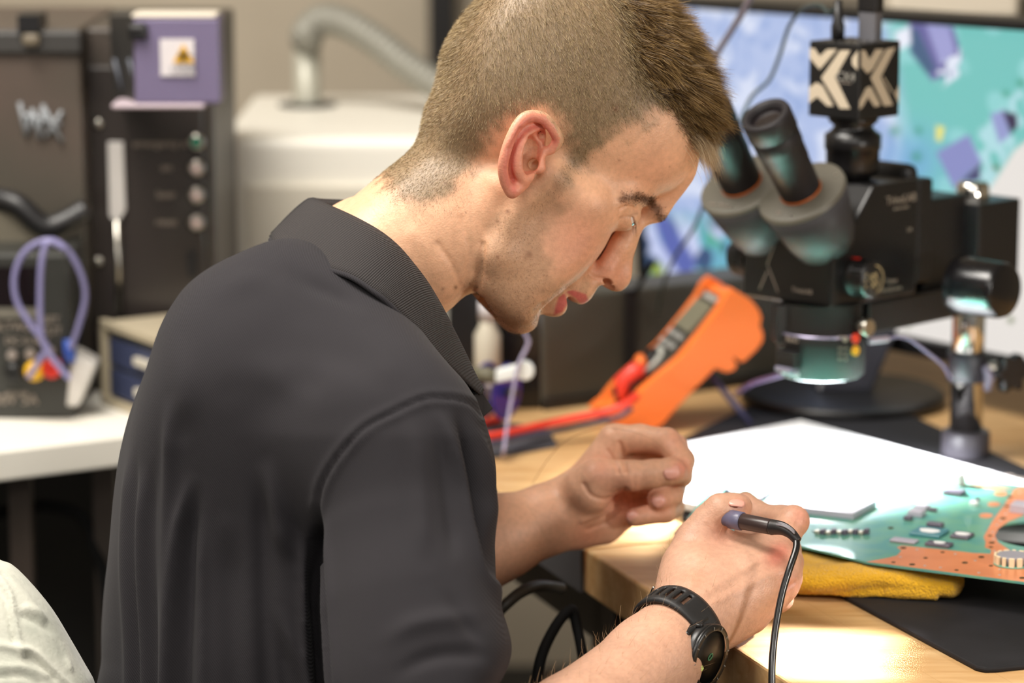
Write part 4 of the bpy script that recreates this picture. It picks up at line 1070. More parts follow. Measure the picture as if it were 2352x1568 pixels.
def chip(px_, py_, w_, d_, h_, m, name='chip', paste=None, legs=False, turn=0):
    c = PL(px_, py_, BZ); a = math.radians(turn)
    A = g1 * math.cos(a) + g2 * math.sin(a); B_ = -g1 * math.sin(a) + g2 * math.cos(a); R = np.stack([A, B_, Zup], 1)
    b = MB().box(c + Zup * (h_ / 2 + .0003), (w_, d_, h_), R)
    o = b.build(name, m, pcb, bevel=.0003, seg=1)
    if paste:
        r = paste
        V = [c + A * r * 1.25 * math.cos(t_) * (1 + .12 * math.sin(3 * t_)) + B_ * r * math.sin(t_) * (1 + .1 * math.cos(2 * t_)) for t_ in np.linspace(0, 6.283, 25)[:-1]]
        MB().prism([v + Zup * (h_ + .0003) for v in V], Zup * .0004).build('paste', M_paste, o)
    if legs:
        lb = MB(); k = int(w_ / .0013)
        for sg in (-1, 1):
            for i in range(k):
                lb.box(c + A * ((i + .5) / k - .5) * w_ * .94 + B_ * sg * (d_ / 2 + .0008) + Zup * .0005, (.0006, .0018, .0006), R)
        lb.build('pins', M_legs, o)
    return o
chip(1916, 1170, .052, .050, .0052, M_chipg, 'processor')
chip(1914, 1164, .044, .042, .0064, M_tin, 'heat_spreader')
for a in [(2192, 1134, .016, .014, .003, M_chip, 'chip', None, True), (2118, 1168, .0105, .010, .003, M_chipg), (2106, 1184, .0115, .012, .0045, M_chipg), (2086, 1194, .006, .006, .003, M_chip), (2142, 1174, .007, .004, .0025, M_chip),
          (2148, 1209, .0125, .007, .003, M_chip), (2134, 1226, .024, .024, .0022, M_chipt, 'chip', .0062), (2210, 1233, .0145, .015, .0022, M_chip, 'chip', .0046, True), (2077, 1244, .020, .010, .0016, M_chipg, 'chip', None, True),
          (2157, 1253, .0195, .010, .0022, M_chip, 'chip', .0036, True), (2352, 1176, .018, .016, .007, M_chipg, 'inductor'), (2237, 1160, .006, .006, .003, M_paste, 'capacitor'), (2196, 1113, .011, .014, .010, M_paste, 'connector'),
          (2046, 1087, .011, .008, .005, M_cop, 'connector'), (2112, 1086, .013, .010, .0065, M_cop, 'connector'), (1690, 1096, .005, .006, .003, M_chip), (1672, 1131, .006, .006, .003, M_chip), (1797, 1087, .010, .004, .002, M_chipt), (1886, 1064, .012, .004, .002, M_chipt),
          (1998, 1082, .006, .006, .003, M_chipt), (1762, 1168, .007, .006, .003, M_chip), (2245, 1150, .003, .003, .002, M_chip)]:
    chip(*a)
for i in range(9): chip(1712 + i * 8.5, 1178 - i * 6.6, .0042, .0075, .003, M_chip, 'memory_pin_header', turn=28)
for i in range(10): chip(1878 + i * 12.5, 1226 + (i % 3), .0035, .005, .003 + .001 * (i % 2), M_chip if i % 2 else M_legs, 'capacitor')
rs = np.random.default_rng(4)
for i in range(46):
    x = rs.uniform(1700, 2250); y = rs.uniform(1105, 1250)
    if inpoly_ok := (y < 1100 + (2300 - x) * .3 and y > 1085): chip(x, y, .0022, .0014, .001, M_chip if i % 3 else M_legs, 'resistor')
# coin-cell holder
c = PL(2326, 1296, BZ)
hb = MB().lathe(c + Zup * .0003, Zup, [(0, .0142), (.001, .0142)], 28); hb.build('holder_base', mat('holder_teal', srgb(110, 180, 160), .4), pcb)
cc = MB().lathe(c + Zup * .001, Zup, [(0, .0115), (.0062, .0115), (.0068, .011)], 28, mat=0)
o = cc.build('coin_cell', mat('cell_grey', srgb(150, 148, 156), .45), pcb)
fb_ = MB()
for i in range(14):
    a = i / 14 * 6.283; R = rotz(math.cos(a), math.sin(a))
    fb_.box(c + np.array([math.cos(a), math.sin(a), 0]) * .0130 + Zup * .004, (.002, .0040 if i % 3 else .0028, .0078), R)
fb_.build('holder_fingers', M_cream, pcb, bevel=.0004)
# ================================================================ yellow cloth under the board
TL_ = unit((PL(2170, 1352, ZD) - PL(1780, 1338, ZD)) * [1, 1, 0]); TW_ = np.array([-TL_[1], TL_[0], 0]); TC_ = PL(1976, 1350, ZD) + TW_ * .006
def cloth_sdf(P):
    P = P.astype(np.float32); z0 = ZD + .004
    q = P - np.asarray([TC_[0], TC_[1], z0], np.float32)
    x = q @ TL_.astype(np.float32); y = q @ TW_.astype(np.float32); z = q[:, 2]
    wob = .0022 * np.sin(x * 55 + .6) + .0018 * np.sin(x * 23 + y * 40)
    def rbox(cx, cy, cz, hx, hy, hz, r):
        a = np.stack([np.abs(x - cx) - hx + r, np.abs(y - cy + wob) - hy + r, np.abs(z - cz - wob * .4) - hz + r], 1)
        return np.linalg.norm(np.maximum(a, 0), axis=1) + np.minimum(a.max(1), 0) - r
    slope = np.clip((y + .05) * .05, 0, .004)
    z = z - slope * 0
    top = rbox(.0, .006, .0130, .0745, .050, .0078, .0070)
    top = smin(top, np.sqrt(np.maximum(np.abs(x) - .066, 0) ** 2 + ((y + .036 - wob) / 1.5) ** 2 + (z - .0130 - wob) ** 2) - .0100, .004)
    low = rbox(-.012, .006, .0042, .060, .055, .0042, .0036)
    fold = np.sqrt((y + .046 + .10 * np.clip(x - .035, -.02, .05)) ** 2 + (z - .0055) ** 2) - .0052
    fold = smax(fold, -(np.sqrt((y + .047 + .10 * np.clip(x - .035, -.02, .05)) ** 2 + (z - .0058) ** 2) - .0022), .0012)
    fold = np.maximum(fold, np.maximum(x - .060, .020 - x))
    d = smin(top, low, .0015); d = smin(d, smax(fold, x - .058, .003), .002)
    d = smax(d, -(np.sqrt((y + .043) ** 2 / 6 + (z - .0082) ** 2) - .0010), .0015)
    return smax(d, -z, .001)
KV, KQ = surface(cloth_sdf, [TC_[0] - .10, TC_[1] - .10, ZD + .001], [TC_[0] + .10, TC_[1] + .10, ZD + .036], .0013)
KN = vnormals(KV, KQ)
KV = KV + KN * ((RNG.random(len(KV)) - .5) * .0005 + (vnoise(KV, 22, 71) - .5) * .0022)[:, None]
M_towel = mat('yellow_microfibre', srgb(255, 194, 44), .95, spec=.1, sheen=.3); nt = M_towel.node_tree; b_ = nt.nodes['Principled BSDF']
tc = nt.nodes.new('ShaderNodeTexCoord'); vo = nt.nodes.new('ShaderNodeTexVoronoi'); vo.inputs['Scale'].default_value = 800
nt.links.new(tc.outputs['Object'], vo.inputs[0])
bp = nt.nodes.new('ShaderNodeBump'); bp.inputs['Strength'].default_value = 1; bp.inputs['Distance'].default_value = .0016; bp.invert = True
nt.links.new(vo.outputs['Distance'], bp.inputs['Height']); nt.links.new(bp.outputs[0], b_.inputs['Normal'])
link('microfibre_cloth', mesh_np('microfibre_cloth', KV, KQ), M_towel, None, 'folded yellow-orange microfibre cloth under the near edge of the circuit board', 'cloth')
# ================================================================ text
def text_mesh(s, size, m, parent, origin, xdir, ydir, name='lettering', depth=.0002, label=None):
    cu = bpy.data.curves.new('t', 'FONT'); cu.body = s; cu.size = size; cu.extrude = depth; cu.align_x = 'CENTER'; cu.align_y = 'CENTER'
    ob = bpy.data.objects.new('t', cu); COL.objects.link(ob)
    dg = bpy.context.evaluated_depsgraph_get(); me = bpy.data.meshes.new_from_object(ob.evaluated_get(dg))
    COL.objects.unlink(ob); bpy.data.objects.remove(ob)
    x = unit(xdir); y = unit(ydir); z = np.cross(x, y)
    M_ = Matrix(((x[0], y[0], z[0], origin[0]), (x[1], y[1], z[1], origin[1]), (x[2], y[2], z[2], origin[2]), (0, 0, 0, 1)))
    me.transform(M_)
    me.materials.clear()
    return link(name, me, m, parent, label)
# ================================================================ monitor
M_dk = mat('monitor_plastic', srgb(20, 20, 22), .4)
mTL, mBL = W(1480, 2, 3.27), W(1478, 660, 3.345)
mTR, mBR = W(2352, 56, 2.77), W(2352, 836, 2.845)
ux = unit((mTR - mTL) + (mBR - mBL)); uy = unit((mTL - mBL) + (mTR - mBR)); uy = unit(uy - ux * (ux @ uy)); un = np.cross(ux, uy)
if un @ (CAM - mTL) < 0: un = -un
LM = .66; HM_ = float(np.linalg.norm(mTL - mBL))
mon = thing('monitor', PL(1935, 915, ZD + .004), 'large black monitor showing a magnified green and blue circuit board', 'monitor')
mc = mBL + ux * LM / 2 + uy * HM_ / 2
R = np.stack([ux, uy, un], 1)
b = MB(); bz = .009
b.box(mc - un * .016, (LM + .01, HM_ + .01, .024), R)
for a, s in ((mc + uy * (HM_ / 2), (LM + .012, bz, .012)), (mc - uy * (HM_ / 2 + .004), (LM + .012, bz + .008, .012)), (mc - ux * (LM / 2), (bz, HM_, .012)), (mc + ux * (LM / 2), (bz, HM_, .012))): b.box(a, s, R)
b.build('housing', M_dk, mon, bevel=.002)
nx, ny = 330, 170
gx, gy = np.meshgrid(np.linspace(.005, LM - .005, nx), np.linspace(.004, HM_ - .005, ny), indexing='ij')
SVt = mBL + gx.reshape(-1, 1) * ux + gy.reshape(-1, 1) * uy + un * -.003
ii, jj = np.meshgrid(np.arange(nx - 1), np.arange(ny - 1), indexing='ij'); k0 = (ii * ny + jj).ravel()
SQt = np.stack([k0, k0 + ny, k0 + ny + 1, k0 + 1], 1)
sp = proj(SVt)[:, :2]
def C3(*c): return np.array(srgb(*c))
def sg(poly, soft=6): return ss(soft, -soft, inpoly(sp, poly))
nzA = vnoise(SVt, 14, 60); nzB = vnoise(SVt, 28, 61); nzC = vnoise(SVt, 44, 62); nzB2 = vnoise(SVt, 24, 65)
Sc = np.tile(C3(176, 192, 230), (len(SVt), 1))
Sc = blend(Sc, C3(214, 222, 244), ss(.5, .75, nzA)); Sc = blend(Sc, C3(140, 165, 215), ss(.6, .8, nzB) * .6)
teal = ss(2030, 2090, sp[:, 0] + (sp[:, 1] - 200) * -.15)
Sc = blend(Sc, C3(118, 196, 190), teal); Sc = blend(Sc, C3(150, 214, 214), teal * ss(.55, .75, nzA) * .8)
Sc = blend(Sc, C3(120, 172, 216), np.exp(-(((sp[:, 0] - 2090) / 70) ** 2 + ((sp[:, 1] - 370) / 70) ** 2)) * .9)
bl = ss(470, 540, sp[:, 1]) * ss(1760, 1700, sp[:, 0])
Sc = blend(Sc, C3(110, 176, 200), bl); Sc = blend(Sc, C3(86, 170, 150), bl * ss(.5, .62, nzB)); Sc = blend(Sc, C3(200, 208, 240), bl * ss(.58, .72, nzA)); Sc = blend(Sc, C3(60, 84, 124), bl * ss(.62, .74, nzB2))
Sc = blend(Sc, C3(92, 104, 176), sg([(1500, 500), (1530, 490), (1600, 600), (1590, 640), (1545, 640)], 8)); Sc = blend(Sc, C3(196, 204, 240), sg([(1486, 540), (1500, 530), (1580, 660), (1556, 668)], 6))
Sc = blend(Sc, C3(150, 170, 60), sg([(1500, 600), (1525, 610), (1520, 650), (1495, 640)], 8)); Sc = blend(Sc, C3(30, 70, 90), sg([(1640, 470), (1670, 480), (1665, 530), (1630, 520)], 14) * .8)
Sc = blend(Sc, C3(96, 190, 176), sg([(1600, 620), (1700, 640), (1720, 700), (1640, 690)], 14))
Sc = blend(Sc, C3(108, 104, 160), sg([(2085, 48), (2190, 62), (2210, 130), (2190, 170), (2140, 185), (2095, 110)], 5)); Sc = blend(Sc, C3(160, 160, 210), sg([(2125, 52), (2180, 62), (2195, 120), (2160, 150)], 6))
Sc = blend(Sc, C3(70, 96, 130), sg([(2090, 60), (2108, 70), (2150, 160), (2130, 170), (2090, 120)], 6)); Sc = blend(Sc, C3(226, 232, 246), sg([(2135, 165), (2205, 110), (2210, 170), (2165, 200)], 5) * ss(.35, .5, nzC)); Sc = blend(Sc, C3(236, 238, 250), sg([(2055, 75), (2090, 60), (2092, 100), (2066, 116)], 6))
edge = sg([(2352, 190), (2300, 250), (2250, 300), (2200, 420), (2270, 440), (2330, 330), (2352, 290)], 10)
Sc = blend(Sc, C3(176, 220, 226), edge * ss(.35, .55, nzB))
Sc = blend(Sc, C3(232, 226, 220), sg([(2400, 290), (2330, 345), (2275, 430), (2250, 470), (2100, 600), (1900, 760), (2400, 900)], 7))
Sc = blend(Sc, C3(138, 142, 196), sg([(2150, 350), (2225, 308), (2254, 372), (2190, 432)], 4)); Sc = blend(Sc, C3(70, 66, 110), sg([(2190, 432), (2254, 372), (2250, 420), (2215, 440)], 5))
Sc = blend(Sc, C3(150, 156, 206), sg([(2275, 262), (2310, 252), (2320, 310), (2295, 330)], 5)); Sc = blend(Sc, C3(54, 40, 74), sg([(2302, 254), (2335, 262), (2338, 290), (2322, 308)], 5))
Sc = blend(Sc, C3(236, 228, 120), sg([(2150, 288), (2170, 292), (2162, 325), (2150, 322)], 4))
for x, y in [(2287, 385), (2085, 745), (2322, 735)]: Sc = blend(Sc, C3(90, 110, 40), np.exp(-((sp[:, 0] - x) ** 2 + (sp[:, 1] - y) ** 2) / 50))
for x, y, r in [(2110, 300, 9), (2055, 300, 12), (2105, 360, 13), (2150, 470, 10), (2345, 190, 10), (2310, 215, 8)]: Sc = blend(Sc, C3(60, 150, 120), np.exp(-((sp[:, 0] - x) ** 2 + (sp[:, 1] - y) ** 2) / r / r) * .8)
me = mesh_np('screen', SVt, SQt if np.cross(ux, uy) @ un > 0 else SQt[:, ::-1]); colattr(me, 'pic', Sc)
M_scr = bpy.data.materials.new('screen_picture'); M_scr.use_nodes = True; nt = M_scr.node_tree; b_ = nt.nodes['Principled BSDF']
a_ = nt.nodes.new('ShaderNodeAttribute'); a_.attribute_name = 'pic'
b_.inputs['Base Color'].default_value = (.01, .01, .01, 1); b_.inputs['Roughness'].default_value = .4; nt.links.new(a_.outputs['Color'], b_.inputs['Emission Color']); b_.inputs['Emission Strength'].default_value = 1.0
link('screen', me, M_scr, mon, 'lit screen with a magnified circuit board')
c = PL(1935, 915, ZD + .004)
MB().lathe(c, Zup, [(0, .099), (.006, .099), (.009, .094)], 64).build('base', M_dk, mon)
nk0 = c + Zup * .008; nk1 = mc * [0, 0, 1] + nk0 * [1, 1, 0] + np.array([.10, .10, -.03])
MB().hexa([nk0 + np.array([-.028, -.01, 0]), nk0 + np.array([.028, -.01, 0]), nk0 + np.array([.028, .02, 0]), nk0 + np.array([-.028, .02, 0]),
           nk1 * [1, 1, 0] + [-.028, -.01, .98], nk1 * [1, 1, 0] + [.028, -.01, .98], nk1 * [1, 1, 0] + [.028, .02, .98], nk1 * [1, 1, 0] + [-.028, .02, .98]]).build('neck', mat('neck_navy', srgb(26, 27, 38), .4), mon, bevel=.004)

# ================================================================ behind the bench
def front_box(name, x0, x1, y0, y1, D, depth, m, parent=None, bevel=.004, **kw):
    """upright box whose front shows between the given pixels"""
    a = W((x0 + x1) / 2, (y0 + y1) / 2, D)
    w_ = (x1 - x0) / F * D; h_ = (y1 - y0) / F * D / math.cos(PITCH)
    b = MB().box(a + np.array([0, depth / 2, 0]), (w_, depth, h_))
    return b.build(name, m, parent, bevel=bevel, **kw)
ct = thing('steel_cabinet', PL(1700, 880, ZD), 'dark grey steel cabinet on the bench behind the monitor', 'cabinet')
def up_box(name, px0, px1, D, z0, z1, depth, m, parent=None, bevel=.004, **kw):
    a0 = W(px0, 784, D); a1 = W(px1, 784, D); y = a0[1]
    return MB().box(((a0[0] + a1[0]) / 2, y + depth / 2, (z0 + z1) / 2), (a1[0] - a0[0], depth, z1 - z0)).build(name, m, parent, bevel=bevel, **kw)
M_pan = mat('olive_grey_panel', srgb(66, 63, 54), .55)
cA, cB = PL(1246, 941, ZD), PL(1885, 862, ZD); cd_ = unit(cB - cA); cn_ = np.array([-cd_[1], cd_[0], 0]); RC_ = np.stack([cd_, cn_, Zup], 1); cl_ = np.linalg.norm(cB - cA)
MB().box((cA + cB) / 2 + cn_ * .03 + Zup * .055, (cl_, .06, .108), RC_).build('case', M_pan, ct, bevel=.003)
MB().box(cA + cd_ * .098 + Zup * .055, (.012, .008, .108), RC_).build('divider', M_blk, ct)
MB().box((cA + cB) / 2 - cn_ * .002 + Zup * .005, (cl_, .006, .010), RC_).build('foot_rail', M_blk, ct)
bk = thing('tool_tower', PL(1150, 970, ZD), 'tall black tool tower standing on the bench behind his chin', 'tool rack')
up_box('tower', 1030, 1249, 2.93, ZD, ZD + .18, .10, M_blk, bk)
up_box('front_strip', 1150, 1249, 2.915, ZD, ZD + .17, .012, mat('gloss_black', srgb(12, 12, 13), .2), bk)
# pale bottle
bt = thing('bottle', W(1122, 800, 2.90), 'pale plastic bottle on the black tool tower behind his chin', 'bottle')
c = W(1120, 815, 2.885)
MB().lathe(c - Zup * .03, Zup, [(0, .011), (.002, .0125), (.05, .0125), (.058, .008), (.064, .007)], 24).build('body', mat('pale_plastic', srgb(196, 188, 170), .5), bt)
MB().lathe(c + Zup * .034, Zup, [(0, .0085), (.018, .0085), (.020, .006)], 20).build('cap', mat('cap_white', srgb(220, 216, 220), .4), bt)
# ---- solder spool
sp0 = thing('solder_spool', W(1145, 950, 2.80), 'blue-flanged spool of solder wire beside his collar', 'spool')
c = W(1140, 897, 2.80); ax = unit([.86, -.5, .0]); M_blue = mat('blue_plastic', srgb(44, 46, 150), .35)
for k in (-.0105, .0105): MB().lathe(c + ax * (k - .0012), ax, [(0, .0260), (.0024, .0260)], 40).build('flange', M_blue, sp0, bevel=.0006)
wp = [(-.009 + i * .018 / 40, .0125 + .0006 * (i % 2)) for i in range(41)]
MB().lathe(c, ax, wp, 32).build('solder_winding', mat('solder_wire', srgb(196, 180, 180), .28, metal=.8), sp0)
ar = MB().tube([c - ax * .03, c + ax * .022], .005, 12); ar.build('spindle', M_blk, sp0)
# ---- white plastic clamp in front of the spool
tw = thing('tweezer_clamp', W(1150, 860, 2.76), 'white-tipped olive clamp lying across the blue spool', 'clamp')
a, b2 = W(1138, 866, 2.76), W(1205, 852, 2.74)
MB().hexa([a + [0, 0, -.006], a + [0, .01, -.006], b2 + [0, .01, -.006], b2 + [0, 0, -.006], a + [0, 0, .006], a + [0, .01, .006], b2 + [0, .01, .007], b2 + [0, 0, .007]]).build('white_arm', mat('white_gloss', srgb(236, 240, 238), .3), tw, bevel=.002)
MB().lathe(b2 + [0, -.001, 0], [0, 1, 0], [(0, .0085), (.011, .0085)], 24).build('round_tip', mat('white_gloss2', srgb(226, 232, 232), .3), tw, bevel=.001)
a, b2 = W(1082, 855, 2.78), W(1140, 866, 2.765)
MB().tube([a, a * .5 + b2 * .5, b2], [.005, .008, .007], 14).build('grip', mat('olive_grip', srgb(96, 92, 74), .6), tw)
cable('test_wire', [W(1168, 700, 2.74), W(1208, 770, 2.74), W(1212, 792, 2.74), W(1190, 840, 2.735), W(1178, 900, 2.73), W(1166, 970, 2.72), W(1158, 1030, 2.70), PL(1154, 1048, ZD + .004)], .0017, mat('clear_lead', srgb(150, 142, 168), .3), 'thin lavender wire hanging down in front of the black tower', cat='wire')
cable('cable', [W(1500, 600, 2.9), W(1420, 740, 3.0), W(1385, 800, 3.02), W(1345, 870, 3.03), PL(1320, 912, ZD + .006)], .0025, M_cab, 'thin black cable draped down the steel cabinet')
cable('cable', [W(1330, 690, 2.95), W(1295, 740, 2.98), W(1262, 775, 3.0), W(1230, 820, 3.0)], .003, mat('grey_lead', srgb(84, 76, 92), .5), 'grey-purple lead running past his lips')
# ---- red and black probe leads on the bench
M_red = mat('red_silicone', srgb(226, 62, 44), .4)
cable('test_lead', [W(1462, 908, 2.79), W(1430, 932, 2.78), W(1370, 950, 2.78), W(1250, 975, 2.77), W(1150, 998, 2.73), W(1060, 1010, 2.70)], .0040, M_red, 'red test lead running from the orange meter along the bench', cat='test lead')
cable('test_lead', [W(1452, 936, 2.80), W(1420, 957, 2.80), W(1340, 976, 2.79), W(1250, 994, 2.765), W(1120, 1022, 2.70)], .0028, mat('grey_silicone', srgb(62, 64, 84), .45), 'dark test lead running beside the red one from the meter', cat='test lead')
MB().tube([PL(1060, 982, ZD + .008), PL(1148, 962, ZD + .008)], [.004, .0045], 12).build('probe', M_red, None, 'short red probe handle lying left of the black tower', 'probe')

# ================================================================ multimeter
mw = unit([-.23, .97, 0]); mp_ = W(1560, 830, 2.815)
def MP(px_, py_, off=0.0):
    d = cz_ + cx_ * ((px_ - 1176) / F) - cy_ * ((py_ - 784) / F)
    return CAM + d * (((mp_ - CAM) @ mw) / (d @ mw)) + mw * off
prof_m = [(1684, 664), (1702, 674), (1726, 690), (1744, 712), (1750, 730), (1746, 748), (1753, 766), (1753, 782), (1742, 800), (1712, 829), (1702, 832), (1688, 820), (1684, 821), (1694, 838), (1688, 850), (1672, 856), (1652, 850), (1644, 846), (1600, 890), (1552, 940), (1522, 975), (1498, 986), (1424, 986), (1402, 972), (1432, 948), (1448, 925), (1478, 893), (1520, 858), (1560, 824), (1610, 764), (1650, 712), (1668, 676)]
mm_t = thing('multimeter', MP(1480, 985, .04), 'orange handheld multimeter propped up at an angle behind the hands', 'multimeter')
M_or = mat('orange_rubber', srgb(240, 120, 48), .5, spec=.4)
MB().prism([MP(x, y, 0) for x, y in prof_m], mw * .014).build('near_shell', M_or, mm_t, bevel=.003)
far = [(x, y) for x, y in prof_m]
MB().prism([MP(x, y, .070) for x, y in prof_m], mw * .012).build('far_shell', M_or, mm_t, bevel=.003)
inner = [(x + (7 if i > 22 else 0), y + (7 if i > 22 else 0)) for i, (x, y) in enumerate(prof_m)]
inner = [(1692, 678)] + [(x - 3, y - 3) for x, y in prof_m[2:22]] + [(1424, 980), (1412, 966), (1440, 952), (1456, 930), (1486, 898), (1528, 864), (1568, 830), (1618, 770), (1658, 718), (1676, 686)]
MB().prism([MP(x, y, .010) for x, y in inner], mw * .064).build('back_shell', M_or, mm_t)
fd = unit(MP(1650, 712) - MP(1448, 925)); fn = np.cross(fd, mw); fn = fn if fn[0] < 0 else -fn
def FP(t, w_, h=0.0):
    """t 0..1 from bottom to top of the face, w metres across, h height"""
    return MP(1440, 940) * (1 - t) + MP(1672, 684) * t + mw * w_ + fn * h
def fplate(t0, t1, w0, w1, h, th=.002): return [FP(t0, w0, h), FP(t1, w0, h), FP(t1, w1, h), FP(t0, w1, h), FP(t0, w0, h + th), FP(t1, w0, h + th), FP(t1, w1, h + th), FP(t0, w1, h + th)]
MB().hexa(fplate(.02, .99, .013, .071, -.006, .004)).build('face', mat('meter_face', srgb(44, 44, 38), .5), mm_t, bevel=.001)
MB().hexa(fplate(.66, .90, .018, .066, -.002, .002)).build('display', mat('lcd', srgb(112, 110, 92), .3), mm_t)
MB().hexa(fplate(.93, .965, .022, .062, -.002, .001)).build('meter_badge', mat('badge', srgb(170, 166, 160), .4), mm_t)
for tt in (.50, .58):
    for k in range(3): MB().hexa(fplate(tt, tt + .045, .021 + k * .016, .031 + k * .016, -.002, .003)).build('button', mat('button_grey', srgb(150, 150, 146), .5), mm_t, bevel=.001)
kn = MB().lathe(FP(.36, .042, -.002), fn, [(0, .017), (.004, .017), (.0045, .016)], 32).build('dial_ring', mat('dial_white', srgb(176, 176, 168), .5), mm_t)
MB().lathe(FP(.36, .042, .002), fn, [(0, .0125), (.004, .012), (.005, .011)], 32).build('dial', M_blk, mm_t)
MB().tube([FP(.29, .030, .008), FP(.32, .042, .009), FP(.30, .052, .006)], [.0052, .0050, .004], 12).build('dial_grip', M_or, mm_t)
MB().tube([FP(.03, .020, .003), FP(.12, .028, .012), FP(.24, .024, .011), FP(.27, .022, .005)], [.0045, .0085, .0080, .006], 14).build('red_plug', M_red, mm_t)
MB().tube([FP(.00, .03, .0), FP(.07, .040, .006), FP(.10, .040, .002)], [.0035, .0055, .005], 12).build('black_plug', M_blk, mm_t)
sa, sb = MP(1640, 858, .03), PL(1726, 976, ZD + .004)
MB().tube([sa, sb], .0032, 8).build('stand', mat('stand_bar', srgb(74, 72, 104), .4), mm_t)
# ================================================================ microscope
u = unit([.70, -.714, 0]); v = unit([.714, .70, 0])
PB = PL(2217, 1044, ZD + .004)             # foot of the pole
C0 = W(1910, 712, 2.50)
def MC(a, b, c): return C0 + u * a + v * b + Zup * c
RM = np.stack([u, v, Zup], 1)
scope = thing('microscope', PB, 'black trinocular stereo microscope on a chrome pole over the circuit board', 'microscope')
M_print = mat('printed_grey', srgb(150, 138, 126), .5)
def mprism(name, prof, a0, a1, m, bevel=.003, seg=3): # prof in (b,c)
    return MB().prism([MC(a0, b, c) for b, c in prof], u * (a1 - a0)).build(name, m, scope, bevel=bevel, seg=seg)
mprism('head_body', [(0, .0), (.112, .0), (.112, .098), (.052, .098), (.030, .072), (0, .056)], -.098, 0, M_blk2)
mprism('back_plate', [(.113, -.004), (.130, -.004), (.130, .108), (.113, .108)], -.104, -.012, M_blk, .008)
mprism('mount_block', [(.130, .004), (.150, .004), (.150, .094), (.130, .094)], -.090, -.014, M_blk, .003)
# arm below and column clamp block with the focus rack
pbx = (PB - C0) @ v; pax = (PB - C0) @ u
mprism('arm', [(.06, -.030), (pbx + .028, -.030), (pbx + .028, -.002), (.06, -.002)], pax - .028, pax + .028, M_blk, .003)
mprism('focus_block', [(pbx - .030, -.028), (pbx + .030, -.028), (pbx + .030, .066), (pbx - .030, .066)], pax - .030, pax + .030, M_blk, .002)
mprism('focus_slide', [(.148, -.020), (pbx - .028, -.020), (pbx - .028, .074), (.148, .074)], -.075, -.02, M_blk, .004)
top = PB + Zup * ((C0[2] + .066) - PB[2])
MB().lathe(top, Zup, [(0, .0148), (.002, .0150), (.012, .0142), (.015, .012), (.0152, .0)], 40, caps=False).build('pole_cap', M_chrome, scope)
MB().lathe(PB, Zup, [(0, .0145), (top[2] - PB[2] - .002, .0145)], 48).build('pole', M_chrome, scope)
MB().lathe(PB, Zup, [(0, .0212), (.001, .0218), (.021, .0215), (.023, .019)], 48).build('foot_collar', mat('grey_collar', srgb(66, 64, 70), .45), scope)
cz0 = W(2222, 905, 2.645)[2]
MB().lathe([PB[0], PB[1], cz0], Zup, [(0, .0175), (.001, .0180), (.025, .0180), (.026, .0172)], 48).build('lock_collar', mat('collar_black', srgb(38, 37, 42), .4), scope)
def star_knob(name, c, axis, r, th, m, lobes=5):
    ax = unit(axis); q1 = unit(np.cross(ax, [0, 0, 1])); q2 = np.cross(ax, q1)
    P = [np.asarray(c) + (q1 * math.cos(t) + q2 * math.sin(t)) * r * (1 + .16 * math.cos(lobes * t)) for t in np.linspace(0, 2 * math.pi, 61)[:-1]]
    return MB().prism(P, ax * th, smooth=True).build(name, m, scope, bevel=.002, seg=3)
cl = np.array([PB[0], PB[1], cz0 + .012])
MB().tube([cl + np.array([.012, -.006, 0]), cl + np.array([.030, -.004, 0])], .006, 12).build('clamp_screw', M_steel, scope)
MB().tube([cl + np.array([.013, -.014, .004]), cl + np.array([.017, -.016, -.006]), cl + np.array([.015, -.016, -.018])], [.003, .0045, .0035], 10).build('collar_lever', mat('lever', srgb(150, 146, 168), .3), scope)
star_knob('clamp_knob', cl + np.array([.034, .0, -.004]), [.5, -.85, 0], .016, .012, M_blk, 6)
kb = np.array([PB[0], PB[1], C0[2] + .028]) + v * .034
star_knob('rear_knob', kb + v * .0, v, .016, .010, M_blk, 5)
# focus knobs, both sides
kc = W(2200, 652, 2.565)
fk = [(0, .022), (.002, .0245), (.014, .0248), (.044, .0236), (.049, .022), (.050, .0205), (.0495, .0)]
MB().lathe(kc, u, fk, 56, caps=False).build('focus_knob', mat('gloss_knob', srgb(18, 17, 19), .22), scope)
kf = kc - u * ((kc - PB) @ u - pax * 0 + .0) * 0 - u * .135
MB().lathe(kf, -u, fk, 56, caps=False).build('focus_knob', M_blk, scope)
# zoom knobs
def zoom_knob(c, ax):
    b = MB(); n = 48
    b.lathe(c, ax, [(0, .0165), (.004, .0168), (.005, .0158), (.018, .0155), (.0195, .0145), (.0195, .0)], n, caps=False)
    for i in range(26):
        a = i / 26 * 6.283; q1 = unit(np.cross(ax, Zup)); q2 = np.cross(ax, q1)
        rr = q1 * math.cos(a) + q2 * math.sin(a)
        R = np.stack([rr, np.cross(ax, rr), ax], 1)
        b.box(np.asarray(c) + rr * .0158 + ax * .012, (.0014, .0021, .010), R)
    return b.build('zoom_knob', M_blk, scope)
zc = MC(0, .030, .024)
zk = zoom_knob(zc, u)
dec = MB(); ro = .0118; q1 = v; q2 = Zup; cc = zc + u * .0197
for a0 in np.linspace(-70, 75, 16):
    a = math.radians(a0); b2 = math.radians(a0 + 9.5)
    dec.prism([cc + (q1 * math.cos(t) + q2 * math.sin(t)) * r for t, r in ((a, ro - .0006), (b2, ro - .0006), (b2, ro + .0004), (a, ro + .0004))], u * .0002)
def seg2(p, q, w_=.0009):
    p = np.array(p); q = np.array(q); d = unit(q - p); nn = np.array([-d[1], d[0]]) * w_ / 2
    dec.prism([cc + q1 * s[0] + q2 * s[1] for s in (p - nn, q - nn, q + nn, p + nn)], u * .0002)
